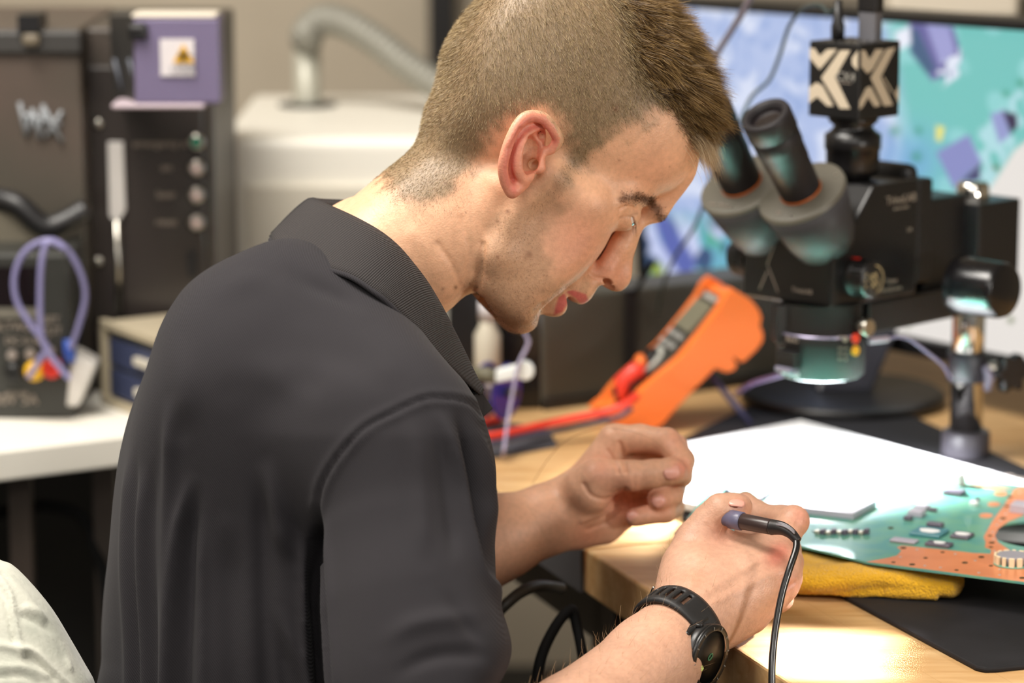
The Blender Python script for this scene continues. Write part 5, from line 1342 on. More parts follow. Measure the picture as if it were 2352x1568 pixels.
for p, q in [((-.005, .004), (.005, -.005)), ((.005, -.005), (.005, .001)), ((-.005, .004), (-.005, -.001)), ((-.004, .005), (.001, .003)), ((.000, .006), (.004, .001)), ((.004, .006), (.001, .001)), ((-.004, -.006), (.001, -.002)), ((-.003, -.002), (.002, -.007)), ((-.011, .004), (-.010, .007)), ((-.0115, -.001), (-.0115, .002)), ((-.011, -.006), (-.0105, -.003))]: seg2(p, q)
dec.build('knob_markings', mat('gold_print', srgb(190, 170, 130), .5), zk)
rd = MC(.004, -.001, 0)
MB().box(zc + u * .003 + Zup * .0165 - v * .0035, (.006, .0035, .0012), RM).build('red_mark', mat('red_paint', srgb(220, 40, 24), .4), scope)
zoom_knob(MC(-.098, .016, .030), -u)
MB().lathe(MC(-.098, .016, .030), -u, [(0, .012), (.003, .012)], 32).build('zoom_knob_ring', M_steel, scope)
# binocular prisms and eyepieces
axE = unit(-v * .57 + Zup * .82)
eyeN = W(1757, 262, 2.44)
M_disc = mat('grey_disc', srgb(92, 88, 78), .42); M_tube = mat('tube_black', srgb(40, 37, 39), .48, spec=.28); M_glass = mat('eyepiece_glass', srgb(30, 24, 26), .05, spec=.8, coat=1)
M_drum = mat('drum_black', srgb(58, 56, 58), .5, spec=.3)
for k in (0, 1):
    c = eyeN - u * .064 * k
    pr = [(-.084, .0172), (-.052, .0180), (-.050, .0186), (-.034, .0190), (-.033, .0197), (-.0205, .0200), (-.0195, .0190), (-.0185, .0208), (-.003, .0210), (0, .0200), (.0006, .0185), (.0, .0150), (-.005, .0132)]
    e = MB().lathe(c, axE, pr, 56, caps=False).build('eyepiece', M_tube, scope)
    MB().lathe(c, axE, [(-.006, .0135), (-.0045, .009), (-.004, .0)], 40, caps=False).build('eyepiece_lens', M_glass, e)
    MB().lathe(c, axE, [(-.0815, .0176), (-.0795, .0178)], 48).build('orange_ring', mat('orange_line', srgb(190, 96, 30), .4), e)
    db = c - axE * .082
    MB().lathe(db, axE, [(-.0035, .0378), (0, .0372), (.0004, .036), (.0006, .0)], 64, caps=False).build('prism_cover', M_disc, scope)
    MB().lathe(db, axE, [(-.058, .0245), (-.046, .0290), (-.0036, .0376)], 64).build('prism_housing', M_drum, scope)
    for a in (40, 160, 280):
        q1 = unit(np.cross(axE, u)); q2 = u
        MB().lathe(db + (q1 * math.cos(math.radians(a)) + q2 * math.sin(math.radians(a))) * .031, axE, [(0, .0012), (.0012, .0012)], 10).build('prism_screw', M_steel, scope)
    xd = unit(u * .9 + np.cross(axE, u) * .2)
    text_mesh('max 76mm' if k else '54', .005, M_print, scope, db + axE * .001 - u * .004 - np.cross(u, axE) * .0 + unit(np.cross(axE, u)) * (.028 if (np.cross(axE, u) @ Zup) < 0 else -.028), u, unit(np.cross(axE, u)) if np.cross(axE, u) @ Zup > 0 else -unit(np.cross(axE, u)))
# camera port and camera cube
cpt = W(1957, 425, 2.555)
MB().lathe(cpt, Zup, [(-.006, .016), (.008, .016), (.009, .0215), (.016, .0222), (.030, .0225), (.031, .0238), (.043, .0238), (.046, .019), (.050, .016), (.0545, .021), (.058, .021)], 56).build('camera_port', M_blk2, scope)
for i in range(22):
    pass
cam_t = thing('microscope_camera', cpt + Zup * .057, 'black cube camera with pale chevron pattern on the microscope port', 'camera')
ch = .0625; cw_ = .0535; cc = cpt + Zup * (.0585 + ch / 2)
cube = MB().box(cc, (cw_, cw_, ch), RM).build('cube_housing', mat('cube_black', srgb(18, 18, 19), .4), cam_t, bevel=.0012)
MB().lathe(cc - Zup * (ch / 2 + .003), Zup, [(0, .015), (.004, .020)], 40).build('camera_collar', M_blk, cube)
# faces: left one has normal -v, runs along u; right one has normal u, runs along v
LF = lambda s, t: cc - v * (cw_ / 2 + .0001) + u * ((s - .5) * cw_) + Zup * ((.5 - t) * ch)
RF = lambda s, t: cc + u * (cw_ / 2 + .0001) + v * ((s - .5) * cw_) + Zup * ((.5 - t) * ch)
LP = [[(720, 370), (745, 372), (775, 420), (815, 378), (868, 378), (800, 470), (775, 500), (720, 430)], [(885, 385), (940, 385), (860, 545), (945, 735), (890, 735), (785, 550)], [(720, 610), (760, 578), (795, 600), (855, 720), (820, 720), (765, 665), (720, 705)], [(950, 430), (980, 385), (980, 505), (950, 470)]]
RP = [[(1000, 385), (1025, 385), (1060, 440), (1105, 378), (1165, 378), (1085, 500), (1045, 525), (1000, 480)], [(1185, 375), (1250, 365), (1145, 545), (1240, 715), (1175, 720), (1070, 550)], [(995, 690), (1040, 610), (1075, 600), (1150, 715), (1105, 725), (1055, 665), (1015, 725), (995, 740)], [(1160, 545), (1168, 543), (1240, 638), (1232, 642)], [(1284, 590), (1250, 650), (1284, 710)]]
db_ = MB()
for poly in LP: db_.prism([LF((x - 716) / 272, (y - 325 - (x - 716) * .1) / 455) for x, y in poly], -v * .0002)
for poly in RP: db_.prism([RF((x - 988) / 300, (y - 352 + (x - 988) * .09) / 455) for x, y in poly], u * .0002)
db_.build('chevron_pattern', mat('beige_print', srgb(196, 182, 160), .5), cube)
text_mesh('CX4', .0105, mat('badge_print', srgb(150, 146, 138), .5), cube, LF(.74, .44) - v * .0002, u, Zup)
MB().box(LF(.74, .52) - v * .0002, (.012, .0003, .0006), RM).build('badge_line', M_print, cube)
vb = MB()
for i in range(5):
    for j in range(5): vb.lathe(cc + Zup * (ch / 2) + u * (i - 2) * .009 + v * (j - 2) * .009, Zup, [(0, .0022), (.0006, .0022), (.0006, .0012)], 10)
vb.build('vent_studs', mat('studs', srgb(96, 92, 88), .5), cube)
# plugs and leads at the top of the camera
pt = cc + Zup * ch / 2 - u * .012 - v * .008
pg = thing('power_plug', pt, 'black power plug and thin lead in the top of the camera', 'cable')
MB().lathe(pt, Zup, [(0, .0055), (.012, .0058), (.016, .0045), (.034, .003)], 20).build('plug', M_blk, pg)
MB().tube(spline([pt + Zup * .030, W(1904, 30, 2.54), W(1890, 16, 2.56), W(1868, 12, 2.58), W(1842, 22, 2.62), W(1812, 62, 2.66), W(1790, 130, 2.68), W(1766, 185, 2.70), W(1725, 225, 2.72), W(1690, 300, 2.74), W(1640, 380, 2.78), W(1625, 440, 2.80), W(1595, 520, 2.84), W(1550, 590, 2.88), W(1525, 650, 2.92), W(1510, 720, 2.95)], 8), .0017, 8).build('lead', mat('thin_lead', srgb(44, 60, 62), .4), pg)
pt = cc + Zup * ch / 2 + v * .012 + u * .006
hd = thing('video_plug', pt, 'grey video cable plug standing in the top of the camera', 'cable')
MB().box(pt + Zup * .012, (.018, .010, .026), RM).build('connector', mat('grey_connector', srgb(112, 112, 118), .4, metal=.3), hd, bevel=.001)
MB().box(pt + Zup * .034, (.020, .012, .022), RM).build('plug_body', M_blk, hd, bevel=.002)
MB().tube([pt + Zup * .04, pt + Zup * .09, pt + Zup * .16 + v * .02, pt + Zup * .3 + v * .1], .0085, 12).build('cord', mat('grey_sleeve', srgb(96, 96, 98), .5), hd)
cable('cable', [W(1748, -60, 2.62), W(1716, 10, 2.66), W(1680, 70, 2.7), W(1630, 150, 2.75), W(1590, 230, 2.8), W(1560, 330, 2.85)], .0030, mat('grey_lead2', srgb(122, 116, 128), .45), 'grey cable hanging diagonally in front of the monitor top')
# ring light and objective
rc = W(1888, 700, 2.535)
ring = MB().lathe(rc, Zup, [(-.0585, .020), (-.0585, .0335), (-.0565, .0362), (-.030, .0368), (-.0235, .0372), (-.022, .0350), (-.020, .0350), (-.016, .0335), (.004, .0335)], 72, caps=False).build('ring_light', mat('ring_black', srgb(28, 26, 25), .6, spec=.2), scope)
MB().lathe(rc, Zup, [(-.0232, .0352), (-.0218, .0373), (-.0205, .0352)], 72, caps=False).build('trim_line', mat('silver_line', srgb(170, 164, 190), .25, metal=.7), ring)
sdl = unit([-.75, -.1, 0])
MB().box(rc + sdl * .036 + Zup * -.014, (.010, .020, .030), rotz(sdl[0], sdl[1])).build('bracket', M_blk, ring, bevel=.001)
M_led = mat('led_ring', (1, 1, 1), .5, emis=((.86, .95, 1.0), 30))
MB().lathe(rc - Zup * .0588, Zup, [(0, .022), (-.0004, .022), (-.0004, .031), (0, .031)], 48, caps=False).build('led_band', M_led, ring, 'glowing white light ring')
MB().lathe(rc, Zup, [(-.0570, .0), (-.0570, .0195), (-.040, .0195)], 40, caps=False).build('objective_lens', M_glass, ring)
def on_ring(px_, py_, r=.0369):
    """point of the ring wall seen at a pixel"""
    d = cz_ + cx_ * ((px_ - 1176) / F) - cy_ * ((py_ - 784) / F)
    o = (CAM - rc)[:2]; dd = d[:2]; A = dd @ dd; B = 2 * o @ dd; Cq = o @ o - r * r
    t = (-B - math.sqrt(max(0, B * B - 4 * A * Cq))) / (2 * A); P = CAM + d * t
    nn = unit([*(P - rc)[:2], 0]); return P, nn
for x, y, r, h, m, nm in [(1963, 777, .0042, .0020, mat('red_button', srgb(226, 62, 40), .35), 'red_button'), (1963, 805, .0042, .0020, mat('yellow_button', srgb(240, 176, 44), .35), 'yellow_button'), (1941, 779, .0024, .0006, M_print, 'indicator')]:
    P, nn = on_ring(x, y); MB().lathe(P, nn, [(-.0006, r), (h, r), (h + .0003, r * .85)], 24).build(nm, m, ring)
P, nn = on_ring(1970, 748, .0335); MB().lathe(P - nn * .001, unit(nn + np.array([.2, -.6, 0])), [(0, .006), (.006, .0072), (.014, .0072), (.0145, .0066)], 32).build('thumbscrew', M_steel, ring)
for x, y in [(1930, 800), (1943, 800), (1930, 812), (1943, 814), (1930, 825), (1943, 826), (1930, 774)]:
    P, nn = on_ring(x, y); text_mesh('ON' if x < 1940 else '06', .0030, M_print, ring, P + nn * .0003, np.cross(Zup, nn), Zup)
P, nn = on_ring(1820, 780); text_mesh('BaoLi', .0058, M_print, ring, P + nn * .0004, np.cross(Zup, nn), Zup)
P, nn = on_ring(1818, 815); R = np.stack([np.cross(Zup, nn), nn, Zup], 1)
sw = MB().box(P + nn * .003 + Zup * -.003, (.020, .010, .014), R).build('switch_housing', M_blk, ring, bevel=.001)
MB().box(P + nn * .006 + Zup * -.011, (.018, .010, .004), R).build('switch_slider', mat('slider', srgb(130, 126, 146), .3), sw, bevel=.001)
for k in (-.004, 0.003, .009): MB().lathe(P + nn * .004 + np.cross(Zup, nn) * k + Zup * -.0145, Zup, [(-.002, .0022), (.001, .0028)], 14).build('clear_stud', mat('clear_stud', srgb(210, 230, 235), .1), sw)
P, nn = on_ring(1990, 782, .0369)
pl = thing('charging_lead', P, 'white lead plugged into the side of the ring light', 'cable')
a, b2 = W(1996, 783, 2.53), W(2040, 778, 2.545)
MB().tube([a, b2], .0032, 4).build('plug', mat('white_plug', srgb(206, 196, 214), .3), pl, bevel=.0006)
MB().tube(spline([b2, W(2062, 773, 2.55), W(2090, 780, 2.57), W(2125, 805, 2.59), W(2165, 838, 2.62), W(2185, 870, 2.66)], 8), .0014, 8).build('lead', mat('lavender_lead', srgb(150, 142, 176), .35), pl)
cable('cable', [W(1840, 845, 2.62), W(1790, 862, 2.66), W(1730, 880, 2.72), W(1690, 905, 2.80)], .0022, mat('violet_lead', srgb(82, 72, 110), .4), 'violet lead passing behind the ring light to the bench')
# lettering on the microscope head
text_mesh('TrinoLAB', .0100, M_print, scope, MC(.0002, .088, .083), v, Zup)
text_mesh('stereo zoom', .0040, M_print, scope, MC(.0002, .088, .076), v, Zup)
text_mesh('D4', .0050, M_print, scope, MC(.0002, .100, .056), v, Zup)
text_mesh('Trinoc', .0055, M_print, scope, MC(.0002, .078, .015), v, Zup)
text_mesh('0.7X-4.5X zoom', .0046, M_print, scope, MC(.0002, .076, .008), v, Zup)
text_mesh('TrinoLAB', .0055, M_print, scope, MC(-.032, -.0002, .012), u, Zup)
text_mesh('stereo zoom', .0042, mat('dim_print', srgb(92, 88, 86), .5), scope, MC(-.034, -.0002, .046), u, Zup)
for (a1, c1), (a2, c2) in (((-.062, .048), (-.070, .030)), ((-.070, .030), (-.058, .008)), ((-.078, .008), (-.070, .024))):
    p, q = MC(a1, -.0002, c1), MC(a2, -.0002, c2)
    MB().tube([p, q], .0005, 6).build('face_line', M_print, scope)
text_mesh('Smt', .022, M_print, None, PL(2345, 1098, ZD + .0043), g1, g2, 'mat_lettering').parent = bpy.data.objects['rubber_mat']
# light of the ring
ld = bpy.data.lights.new('ring_light_lamp', 'AREA'); ld.shape = 'DISK'; ld.size = .06; ld.energy = 21.0; ld.color = (.96, .96, 1.0); ld.spread = math.radians(134)
lo = bpy.data.objects.new('ring_light_lamp', ld); COL.objects.link(lo); lo.location = rc - Zup * .0605
# ================================================================ left background
tb = thing('side_table', (W(100, 1000, 2.9)[0], 3.0, 0), 'white laminate table carrying the machines on the left', 'table')
fa, fb2 = PL(-260, 1068, ZD), PL(430, 984, ZD); fd_ = unit(fb2 - fa); bd = np.array([-fd_[1], fd_[0], 0])
fb3 = fb2 + fd_ * .0
MB().hexa([fa - Zup * .028, fb3 - Zup * .028, fb3 - Zup * .028 + bd * .6, fa - Zup * .028 + bd * .6, fa, fb3, fb3 + bd * .6, fa + bd * .6]).build('table_top', M_white, tb, bevel=.002)
for P in (fa + fd_ * .1 + bd * .08, fa + fd_ * .145 + bd * .05, fb3 - fd_ * .05 + bd * .08, fa + fd_ * .05 + bd * .55, fb3 - fd_ * .05 + bd * .55):
    MB().box([P[0], P[1], (ZD - .028) / 2], (.02, .02, ZD - .028)).build('leg', M_dgrey, tb)
cable('cable', [W(-160, 1200, 2.9), W(-60, 1190, 2.9), W(40, 1168, 2.9), W(110, 1162, 2.9), W(185, 1185, 2.9), W(215, 1260, 2.9), W(240, 1340, 2.9), W(255, 1600, 2.9)], .006, M_cab, 'thick black cable sagging beneath the white table')
def WF(px_, py_, D):
    """point seen at a pixel on the upright plane through distance D"""
    yy = W(px_, 784, D)[1]; d = cz_ + cx_ * ((px_ - 1176) / F) - cy_ * ((py_ - 784) / F)
    return CAM + d * (yy / d[1])
# ---- machine with buttons
mach = thing('marking_machine', PL(340, 905, ZD), 'dark grey machine with a column of four lit push buttons', 'machine')
D1 = 3.02
up_box('cabinet', 206, 500, D1, ZD, WF(300, 62, D1)[2], .24, M_dgrey, mach)
up_box('front_panel', 212, 476, D1 - .012, ZD + .004, WF(300, 150, D1)[2], .012, mat('brown_black_panel', srgb(50, 44, 41), .3, coat=.3), mach, .002)
def on_front(px_, py_, D): return WF(px_, py_, D)
for k, y in enumerate((325, 385, 447, 510)):
    c = WF(452, y, D1 - .02)
    b_o = MB().lathe(c, [0, -1, 0], [(0, .0080), (.004, .0080), (.006, .006)], 24).build('push_button', M_steel, mach)
    MB().lathe(c, [0, -1, 0], [(.006, .0052), (.0072, .0045)], 20).build('button_cap', mat('button_green', srgb(40, 120, 96), .4) if k == 0 else mat('button_pink', srgb(200, 180, 176), .3), b_o)
    text_mesh(['emergency stop', 'on', 'laser', 'reset'][k], .010, M_print, mach, WF(382, y + (0 if k else 5), D1 - .0135), [1, 0, 0], Zup)
for y in (283, 600):
    MB().lathe(WF(226, y, D1 - .012), [0, -1, 0], [(0, .0050), (.003, .0045), (.004, .002)], 18).build('screw', M_steel, mach)
c = [WF(248, 325, D1 - .014), WF(284, 325, D1 - .014), WF(290, 480, D1 - .014), (WF(278, 502, D1 - .014)), WF(264, 508, D1 - .014), WF(252, 495, D1 - .014)]
MB().prism(c, [0, -.004, 0]).build('plunger', mat('pale_plunger', srgb(190, 186, 182), .4), mach, bevel=.001)
MB().tube([WF(268, 505, D1 - .02), WF(274, 720, D1 - .02)], .0032, 8).build('rod', M_steel, mach)
up_box('slot', 433, 455, D1 - .0145, WF(444, 628, D1)[2], WF(444, 572, D1)[2], .004, M_blk, mach, 0)
# ---- large dark machine side at far left
mc2 = thing('engraver', PL(60, 930, ZD), 'tall dark brown-grey machine with a faded pale logo, far left', 'machine')
D2 = 2.97
up_box('housing', -160, 204, D2, ZD, WF(100, 64, D2)[2], .26, mat('brown_grey_metal', srgb(72, 67, 58), .5, noise=(4, srgb(82, 70, 62), .4, .6)), mc2)
up_box('top_band', -160, 206, D2 - .006, WF(100, 125, D2)[2], WF(100, 68, D2)[2], .01, mat('band', srgb(58, 56, 54), .5), mc2)
up_box('hole', 62, 112, D2 - .012, WF(80, 72, D2)[2], WF(80, 32, D2)[2], .05, M_blk, mc2, 0)
up_box('latch', 70, 110, D2 - .014, WF(80, 105, D2)[2], WF(80, 74, D2)[2], .01, mat('latch', srgb(110, 100, 84), .5), mc2)
lg = MB()
for p, q in [((45, 235), (60, 310)), ((60, 310), (75, 250)), ((75, 250), (90, 318)), ((90, 318), (100, 240)), ((102, 250), (142, 325)), ((142, 255), (104, 315)), ((48, 262), (140, 285))]:
    lg.tube([WF(*p, D2 - .003), WF(*q, D2 - .003)], .0022, 6)
lg.build('logo', mat('pale_logo', srgb(142, 146, 150), .6), mc2)
MB().tube(spline([WF(-20, 455, D2 - .02), WF(40, 470, D2 - .03), WF(110, 520, D2 - .03), WF(200, 480, D2 - .02)], 8), [.011] * 25, 10).build('arm_hose', M_blk, mc2)
MB().prism([WF(-40, 480, D2 - .03), WF(20, 490, D2 - .03), WF(100, 540, D2 - .03), WF(200, 480, D2 - .03), WF(200, 500, D2 - .03), WF(110, 580, D2 - .03), WF(-40, 590, D2 - .03)], [0, .02, 0]).build('apron', mat('apron', srgb(100, 94, 80), .6), mc2)
# ---- violet laser head box
lh = thing('laser_head', WF(400, 245, 2.9), 'violet metal box with yellow warning label on the grey machine', 'machine head')
D3 = 2.86
a0 = WF(322, 140, D3)
up_box('violet_housing', 322, 516, D3, WF(400, 240, D3)[2], WF(400, 40, D3)[2], .045, mat('violet_metal', srgb(118, 108, 138), .42, metal=.15), lh, .003)
up_box('top_edge', 318, 510, D3 - .001, WF(400, 42, D3)[2], WF(400, 32, D3)[2], .045, mat('pale_edge', srgb(214, 204, 188), .4), lh)
up_box('bottom_edge', 268, 480, D3 - .002, WF(400, 250, D3)[2], WF(400, 238, D3)[2], .05, mat('pink_edge', srgb(186, 170, 178), .4), lh)
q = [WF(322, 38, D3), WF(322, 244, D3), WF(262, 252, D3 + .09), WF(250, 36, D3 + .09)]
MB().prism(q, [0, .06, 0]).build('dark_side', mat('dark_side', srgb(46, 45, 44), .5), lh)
up_box('tab', 308, 354, D3 - .008, WF(330, 90, D3)[2], WF(330, 52, D3)[2], .012, M_blk, lh)
for x in (262, 296): MB().tube([WF(x, 135, D3 + .06 - (x - 262) * .001), WF(x + 18, 205, D3 + .055 - (x - 262) * .001)], .0016, 6).build('vent_slot', mat('vent', srgb(96, 100, 110), .5), lh)
lb = up_box('warning_label', 382, 459, D3 - .002, WF(420, 174, D3)[2], WF(420, 89, D3)[2], .001, mat('label_white', srgb(214, 208, 210), .5), lh, 0)
tr_ = [WF(397, 144, D3 - .004), WF(446, 144, D3 - .004), WF(421, 101, D3 - .004)]
MB().prism(tr_, [0, .001, 0]).build('warning_triangle', mat('warning_yellow', srgb(226, 172, 40), .5), lb)
st = MB().lathe(WF(421, 128, D3 - .0045), [0, -1, 0], [(0, .0028), (.0004, .0028)], 16)
for k in range(8):
    a = k * .785; st.box(WF(421, 128, D3 - .0045) + np.array([math.cos(a) * .0045, 0, math.sin(a) * .0045]), (.003, .0006, .0007), np.array([[math.cos(a), 0, -math.sin(a)], [0, 1, 0], [math.sin(a), 0, math.cos(a)]]))
st.box(WF(421, 128, D3 - .0045) + np.array([.007, 0, 0]), (.006, .0006, .0007))
st.build('warning_symbol', M_blk, lb)
text_mesh('LASER', .0085, mat('label_print', srgb(130, 128, 134), .6), lb, WF(421, 160, D3 - .004), [1, 0, 0], Zup)
# ---- white cabinet with duct
wc = thing('white_cabinet', (W(750, 300, 3.3)[0], 3.4, 0), 'large white cabinet with a duct coming out of its top', 'cabinet')
zt = W(700, 305, 3.3)[2]
yb = PL(700, 216, zt)[1]
a0, a1 = W(508, 784, 3.3), W(1085, 784, 3.3)
MB().box(((a0[0] + a1[0]) / 2, (a0[1] + yb) / 2, zt / 2), (a1[0] - a0[0], yb - a0[1], zt)).build('body', M_white, wc, bevel=.012, seg=4)
MB().box(((a0[0] + a1[0]) / 2, a0[1] - .004, zt - .10 - .35), (a1[0] - a0[0] - .06, .008, .80)).build('door', mat('door_white', srgb(222, 215, 198), .5), wc, bevel=.003)
M_duct = mat('grey_duct', srgb(148, 146, 136), .45, metal=.25)
fc = PL(706, 243, zt); dt_ = thing('air_duct', fc, 'grey corrugated air duct rising from the white cabinet', 'duct')
MB().lathe(fc, Zup, [(.0006, .034), (.003, .034), (.0035, .022)], 40).build('flange', M_blk, dt_)
zz = W(706, 110, 3.52)[2]
MB().lathe(fc + Zup * .003, Zup, [(0, .0170), (.002, .0165), (zz - fc[2] - .003, .0160)], 32).build('pipe', mat('pipe_grey', srgb(172, 170, 156), .35, metal=.1), dt_)
MB().lathe([fc[0], fc[1], zz], Zup, [(0, .0178), (.008, .0182), (.009, .0175)], 32).build('clamp_band', mat('band_grey', srgb(110, 110, 102), .4, metal=.4), dt_)
pp = spline([np.array([fc[0], fc[1], zz + .006]), W(708, 72, 3.52), W(738, 46, 3.51), W(790, 52, 3.5), W(860, 92, 3.49), (W(930, 146, 3.48)), W(1000, 192, 3.47), W(1070, 226, 3.46)], 26)
rr_ = [.0172 + .0016 * math.sin(i * 1.15) for i in range(len(pp))]
MB().tube(pp, rr_, 24).build('hose', M_duct, dt_, 'corrugated grey hose')
# ---- small drawer box
dr = thing('drawer_box', PL(300, 925, ZD), 'small clear-fronted drawer box with beige frame on the white table', 'drawer box')
P0, P1 = PL(232, 927, ZD), PL(330, 978, ZD); ex = unit(P1 - P0); ey = unit(np.array([-ex[1], ex[0], 0])); ey = ey if ey[1] > 0 else -ey
ex = unit([.55, -.83, 0]); ey = unit([.83, .55, 0]); P0 = PL(236, 925, ZD)
hgt = .082
R = np.stack([ex, ey, Zup], 1)
cxb = P0 + ex * .10 + ey * .08
MB().box(cxb + Zup * hgt / 2, (.19, .15, hgt - .004), R).build('body', mat('drawer_smoke', srgb(84, 86, 84), .3), dr, bevel=.002)
fr = MB(); M_bei = mat('beige_frame', srgb(176, 164, 140), .5)
for h in (0.004, hgt - .003): fr.box(cxb - ey * .078 + Zup * h, (.20, .008, .008), R); fr.box(cxb + Zup * h, (.20, .160, .003), R)
for s in (-.096, .096): fr.box(cxb - ey * .078 + ex * s + Zup * hgt / 2, (.008, .008, hgt), R)
fr.build('frame', M_bei, dr, bevel=.001)
for h in (.024, .054):
    d_o = MB().box(cxb - ey * .077 + Zup * h, (.17, .004, .026), R).build('drawer', mat('drawer_front', srgb(60, 66, 92), .25), dr, bevel=.001)
    MB().box(cxb - ey * .081 + Zup * h - ex * .01, (.03, .006, .008), R).build('handle', mat('handle_pale', srgb(196, 190, 176), .4), d_o, bevel=.001)
# ---- bench power supply
ps = thing('power_supply', PL(60, 958, ZD), 'black bench power supply with yellow and red terminals and looped leads', 'power supply')
D4 = 2.825
yb4 = PL(60, 962, ZD)
b0, b1 = W(-150, 784, D4), W(148, 784, D4)
zt4 = W(60, 592, D4)[2]
MB().box(((b0[0] + b1[0]) / 2, yb4[1] + .05, (ZD + zt4) / 2), (b1[0] - b0[0], .10, zt4 - ZD)).build('case', mat('psu_black', srgb(50, 50, 46), .45), ps, bevel=.004)
FY = yb4[1] - .001
def FR(px_, py_, off=0):
    d = cz_ + cx_ * ((px_ - 1176) / F) - cy_ * ((py_ - 784) / F); t = (FY - off) / d[1]; return CAM + d * t
def fpl(name, x0, x1, y0, y1, m, off=.001, th=.002):
    P = [FR(x0, y1, off), FR(x1, y1, off), FR(x1, y0, off), FR(x0, y0, off)]
    return MB().prism(P, [0, -th, 0]).build(name, m, ps)
fpl('display', -40, 92, 612, 704, mat('dark_display', srgb(20, 12, 14), .2)); fpl('trim', -40, 92, 706, 730, mat('psu_trim', srgb(110, 106, 96), .4))
for s_, x, y, sz in [('VOLTAGE', 22, 750, .012), ('DC 0-30V', 62, 783, .010), ('SET', 118, 735, .010), ('OUT', 116, 760, .010), ('30V 5A', 36, 918, .014), ('POWER', 40, 905, .006)]:
    text_mesh(s_, sz, M_print, ps, FR(x, y, .002), [1, 0, 0], Zup)
for x, y in ((28, 815), (70, 812), (114, 806)): MB().lathe(FR(x, y, .001), [0, -1, 0], [(0, .005), (.003, .0045)], 16).build('socket', mat('socket', srgb(150, 140, 132), .4), ps)
for nm, x, y, c_ in (('black_terminal', 35, 850, (20, 20, 20)), ('yellow_terminal', 82, 848, (232, 180, 40)), ('red_terminal', 122, 842, (214, 48, 34))):
    MB().lathe(FR(x, y, 0), [0, -1, 0], [(0, .0095), (.008, .0098), (.014, .0085), (.016, .006)], 24).build(nm, mat(nm, srgb(*c_), .35), ps)
M_lav = mat('lavender_lead2', srgb(132, 128, 170), .4)
cable('looped_lead', [FR(66, 866, .02), FR(95, 820, .03), FR(110, 800, .03), FR(70, 745, .03), FR(38, 690, .03), FR(34, 630, .03), FR(60, 575, .03), FR(110, 552, .03), FR(150, 570, .025), FR(182, 620, .02), FR(196, 680, .015), FR(180, 750, .01), FR(162, 800, .005)], .0030, M_lav, 'lavender lead looping from the yellow terminal to a blue plug', cat='lead')
cable('looped_lead', [FR(160, 870, .035), FR(130, 835, .035), FR(105, 800, .035), FR(94, 760, .035), FR(92, 680, .035), FR(96, 600, .035), FR(112, 556, .032), FR(150, 572, .03)], .0030, M_lav, 'lavender lead running straight up from the red terminal', cat='lead')
cn = thing('adapter', PL(185, 925, ZD), 'pale grey adapter block with blue plug beside the power supply', 'adapter')
pa = [FR(165, 806, .0), FR(222, 838, .0), FR(180, 935, .0), FR(150, 935, .0)]
MB().prism(pa, [0, .035, 0]).build('block', mat('pale_block', srgb(198, 194, 188), .5), cn, bevel=.003)
MB().tube([FR(160, 780, 0), FR(160, 830, 0)], .006, 10).build('blue_plug', mat('blue_plug', srgb(44, 84, 176), .4), cn)
# dark box with doors, added to darken the space under the white table
ub = thing('dark_filler_box', (-.80, 3.45, 0), 'black box added under the white table to darken the space there', 'backdrop')
MB().box((-.80, 3.45, .345), (.86, .36, .69)).build('body', mat('filler_black', srgb(34, 33, 30), .6), ub, bevel=.01)
for sx in (-1, 1):
    d_ = MB().box((-.80 + sx * .212, 3.262, .345), (.41, .014, .65)).build('door', mat('filler_door', srgb(40, 39, 36), .55), ub, bevel=.004)
    MB().box((-.80 + sx * .05, 3.250, .42), (.012, .014, .12)).build('handle', M_dgrey, d_, bevel=.003)
# light box at the top right behind the monitor
sh = thing('storage_bin', W(2190, 40, 3.3), 'beige storage bin behind the monitor, top right', 'bin')
a0, a1 = W(2046, 0, 3.3), W(2342, 0, 3.3)
MB().box(((a0[0] + a1[0]) / 2, a0[1] + .15, a0[2] + .045), (a1[0] - a0[0], .3, .13)).build('bin', mat('beige_bin', srgb(214, 204, 186), .5), sh, bevel=.006)
MB().box(((a0[0] + a1[0]) / 2, a0[1] + .15, a0[2] + .12), (a1[0] - a0[0] + .02, .32, .02)).build('lid', mat('bin_lid', srgb(196, 186, 168), .5), sh, bevel=.003)
sf = thing('shelf_unit', (W(2000, 40, 3.4)[0], 3.5, 0), 'grey shelf unit behind the monitor', 'shelf')
zs = a0[2] - .02
MB().box(((W(1500, 0, 3.3)[0] + a1[0] + .2) / 2, a0[1] + .15, zs - .01), (a1[0] + .2 - W(1500, 0, 3.3)[0], .36, .02)).build('shelf_board', mat('shelf_grey', srgb(104, 98, 88), .6), sf)
for x in (W(1500, 0, 3.3)[0] + .02, a1[0] + .18): MB().box((x, a0[1] + .3, zs / 2), (.03, .03, zs)).build('upright', M_dgrey, sf)
# ================================================================ things he holds and wears
# ---- watch on the right wrist
wt = thing('wristwatch', W(1605, 1500, 2.06), 'black sports watch with slotted band on his right wrist', 'watch')
wa = unit(W(1600, 1408, 2.11) - W(1400, 1565, 2.035))            # along the forearm
wn = unit(cx_ * .66 - cy_ * .27 - cz_ * .70); wn = unit(wn - wa * (wa @ wn)); wsd = np.cross(wa, wn)
wc_ = W(1548, 1446, 2.083)
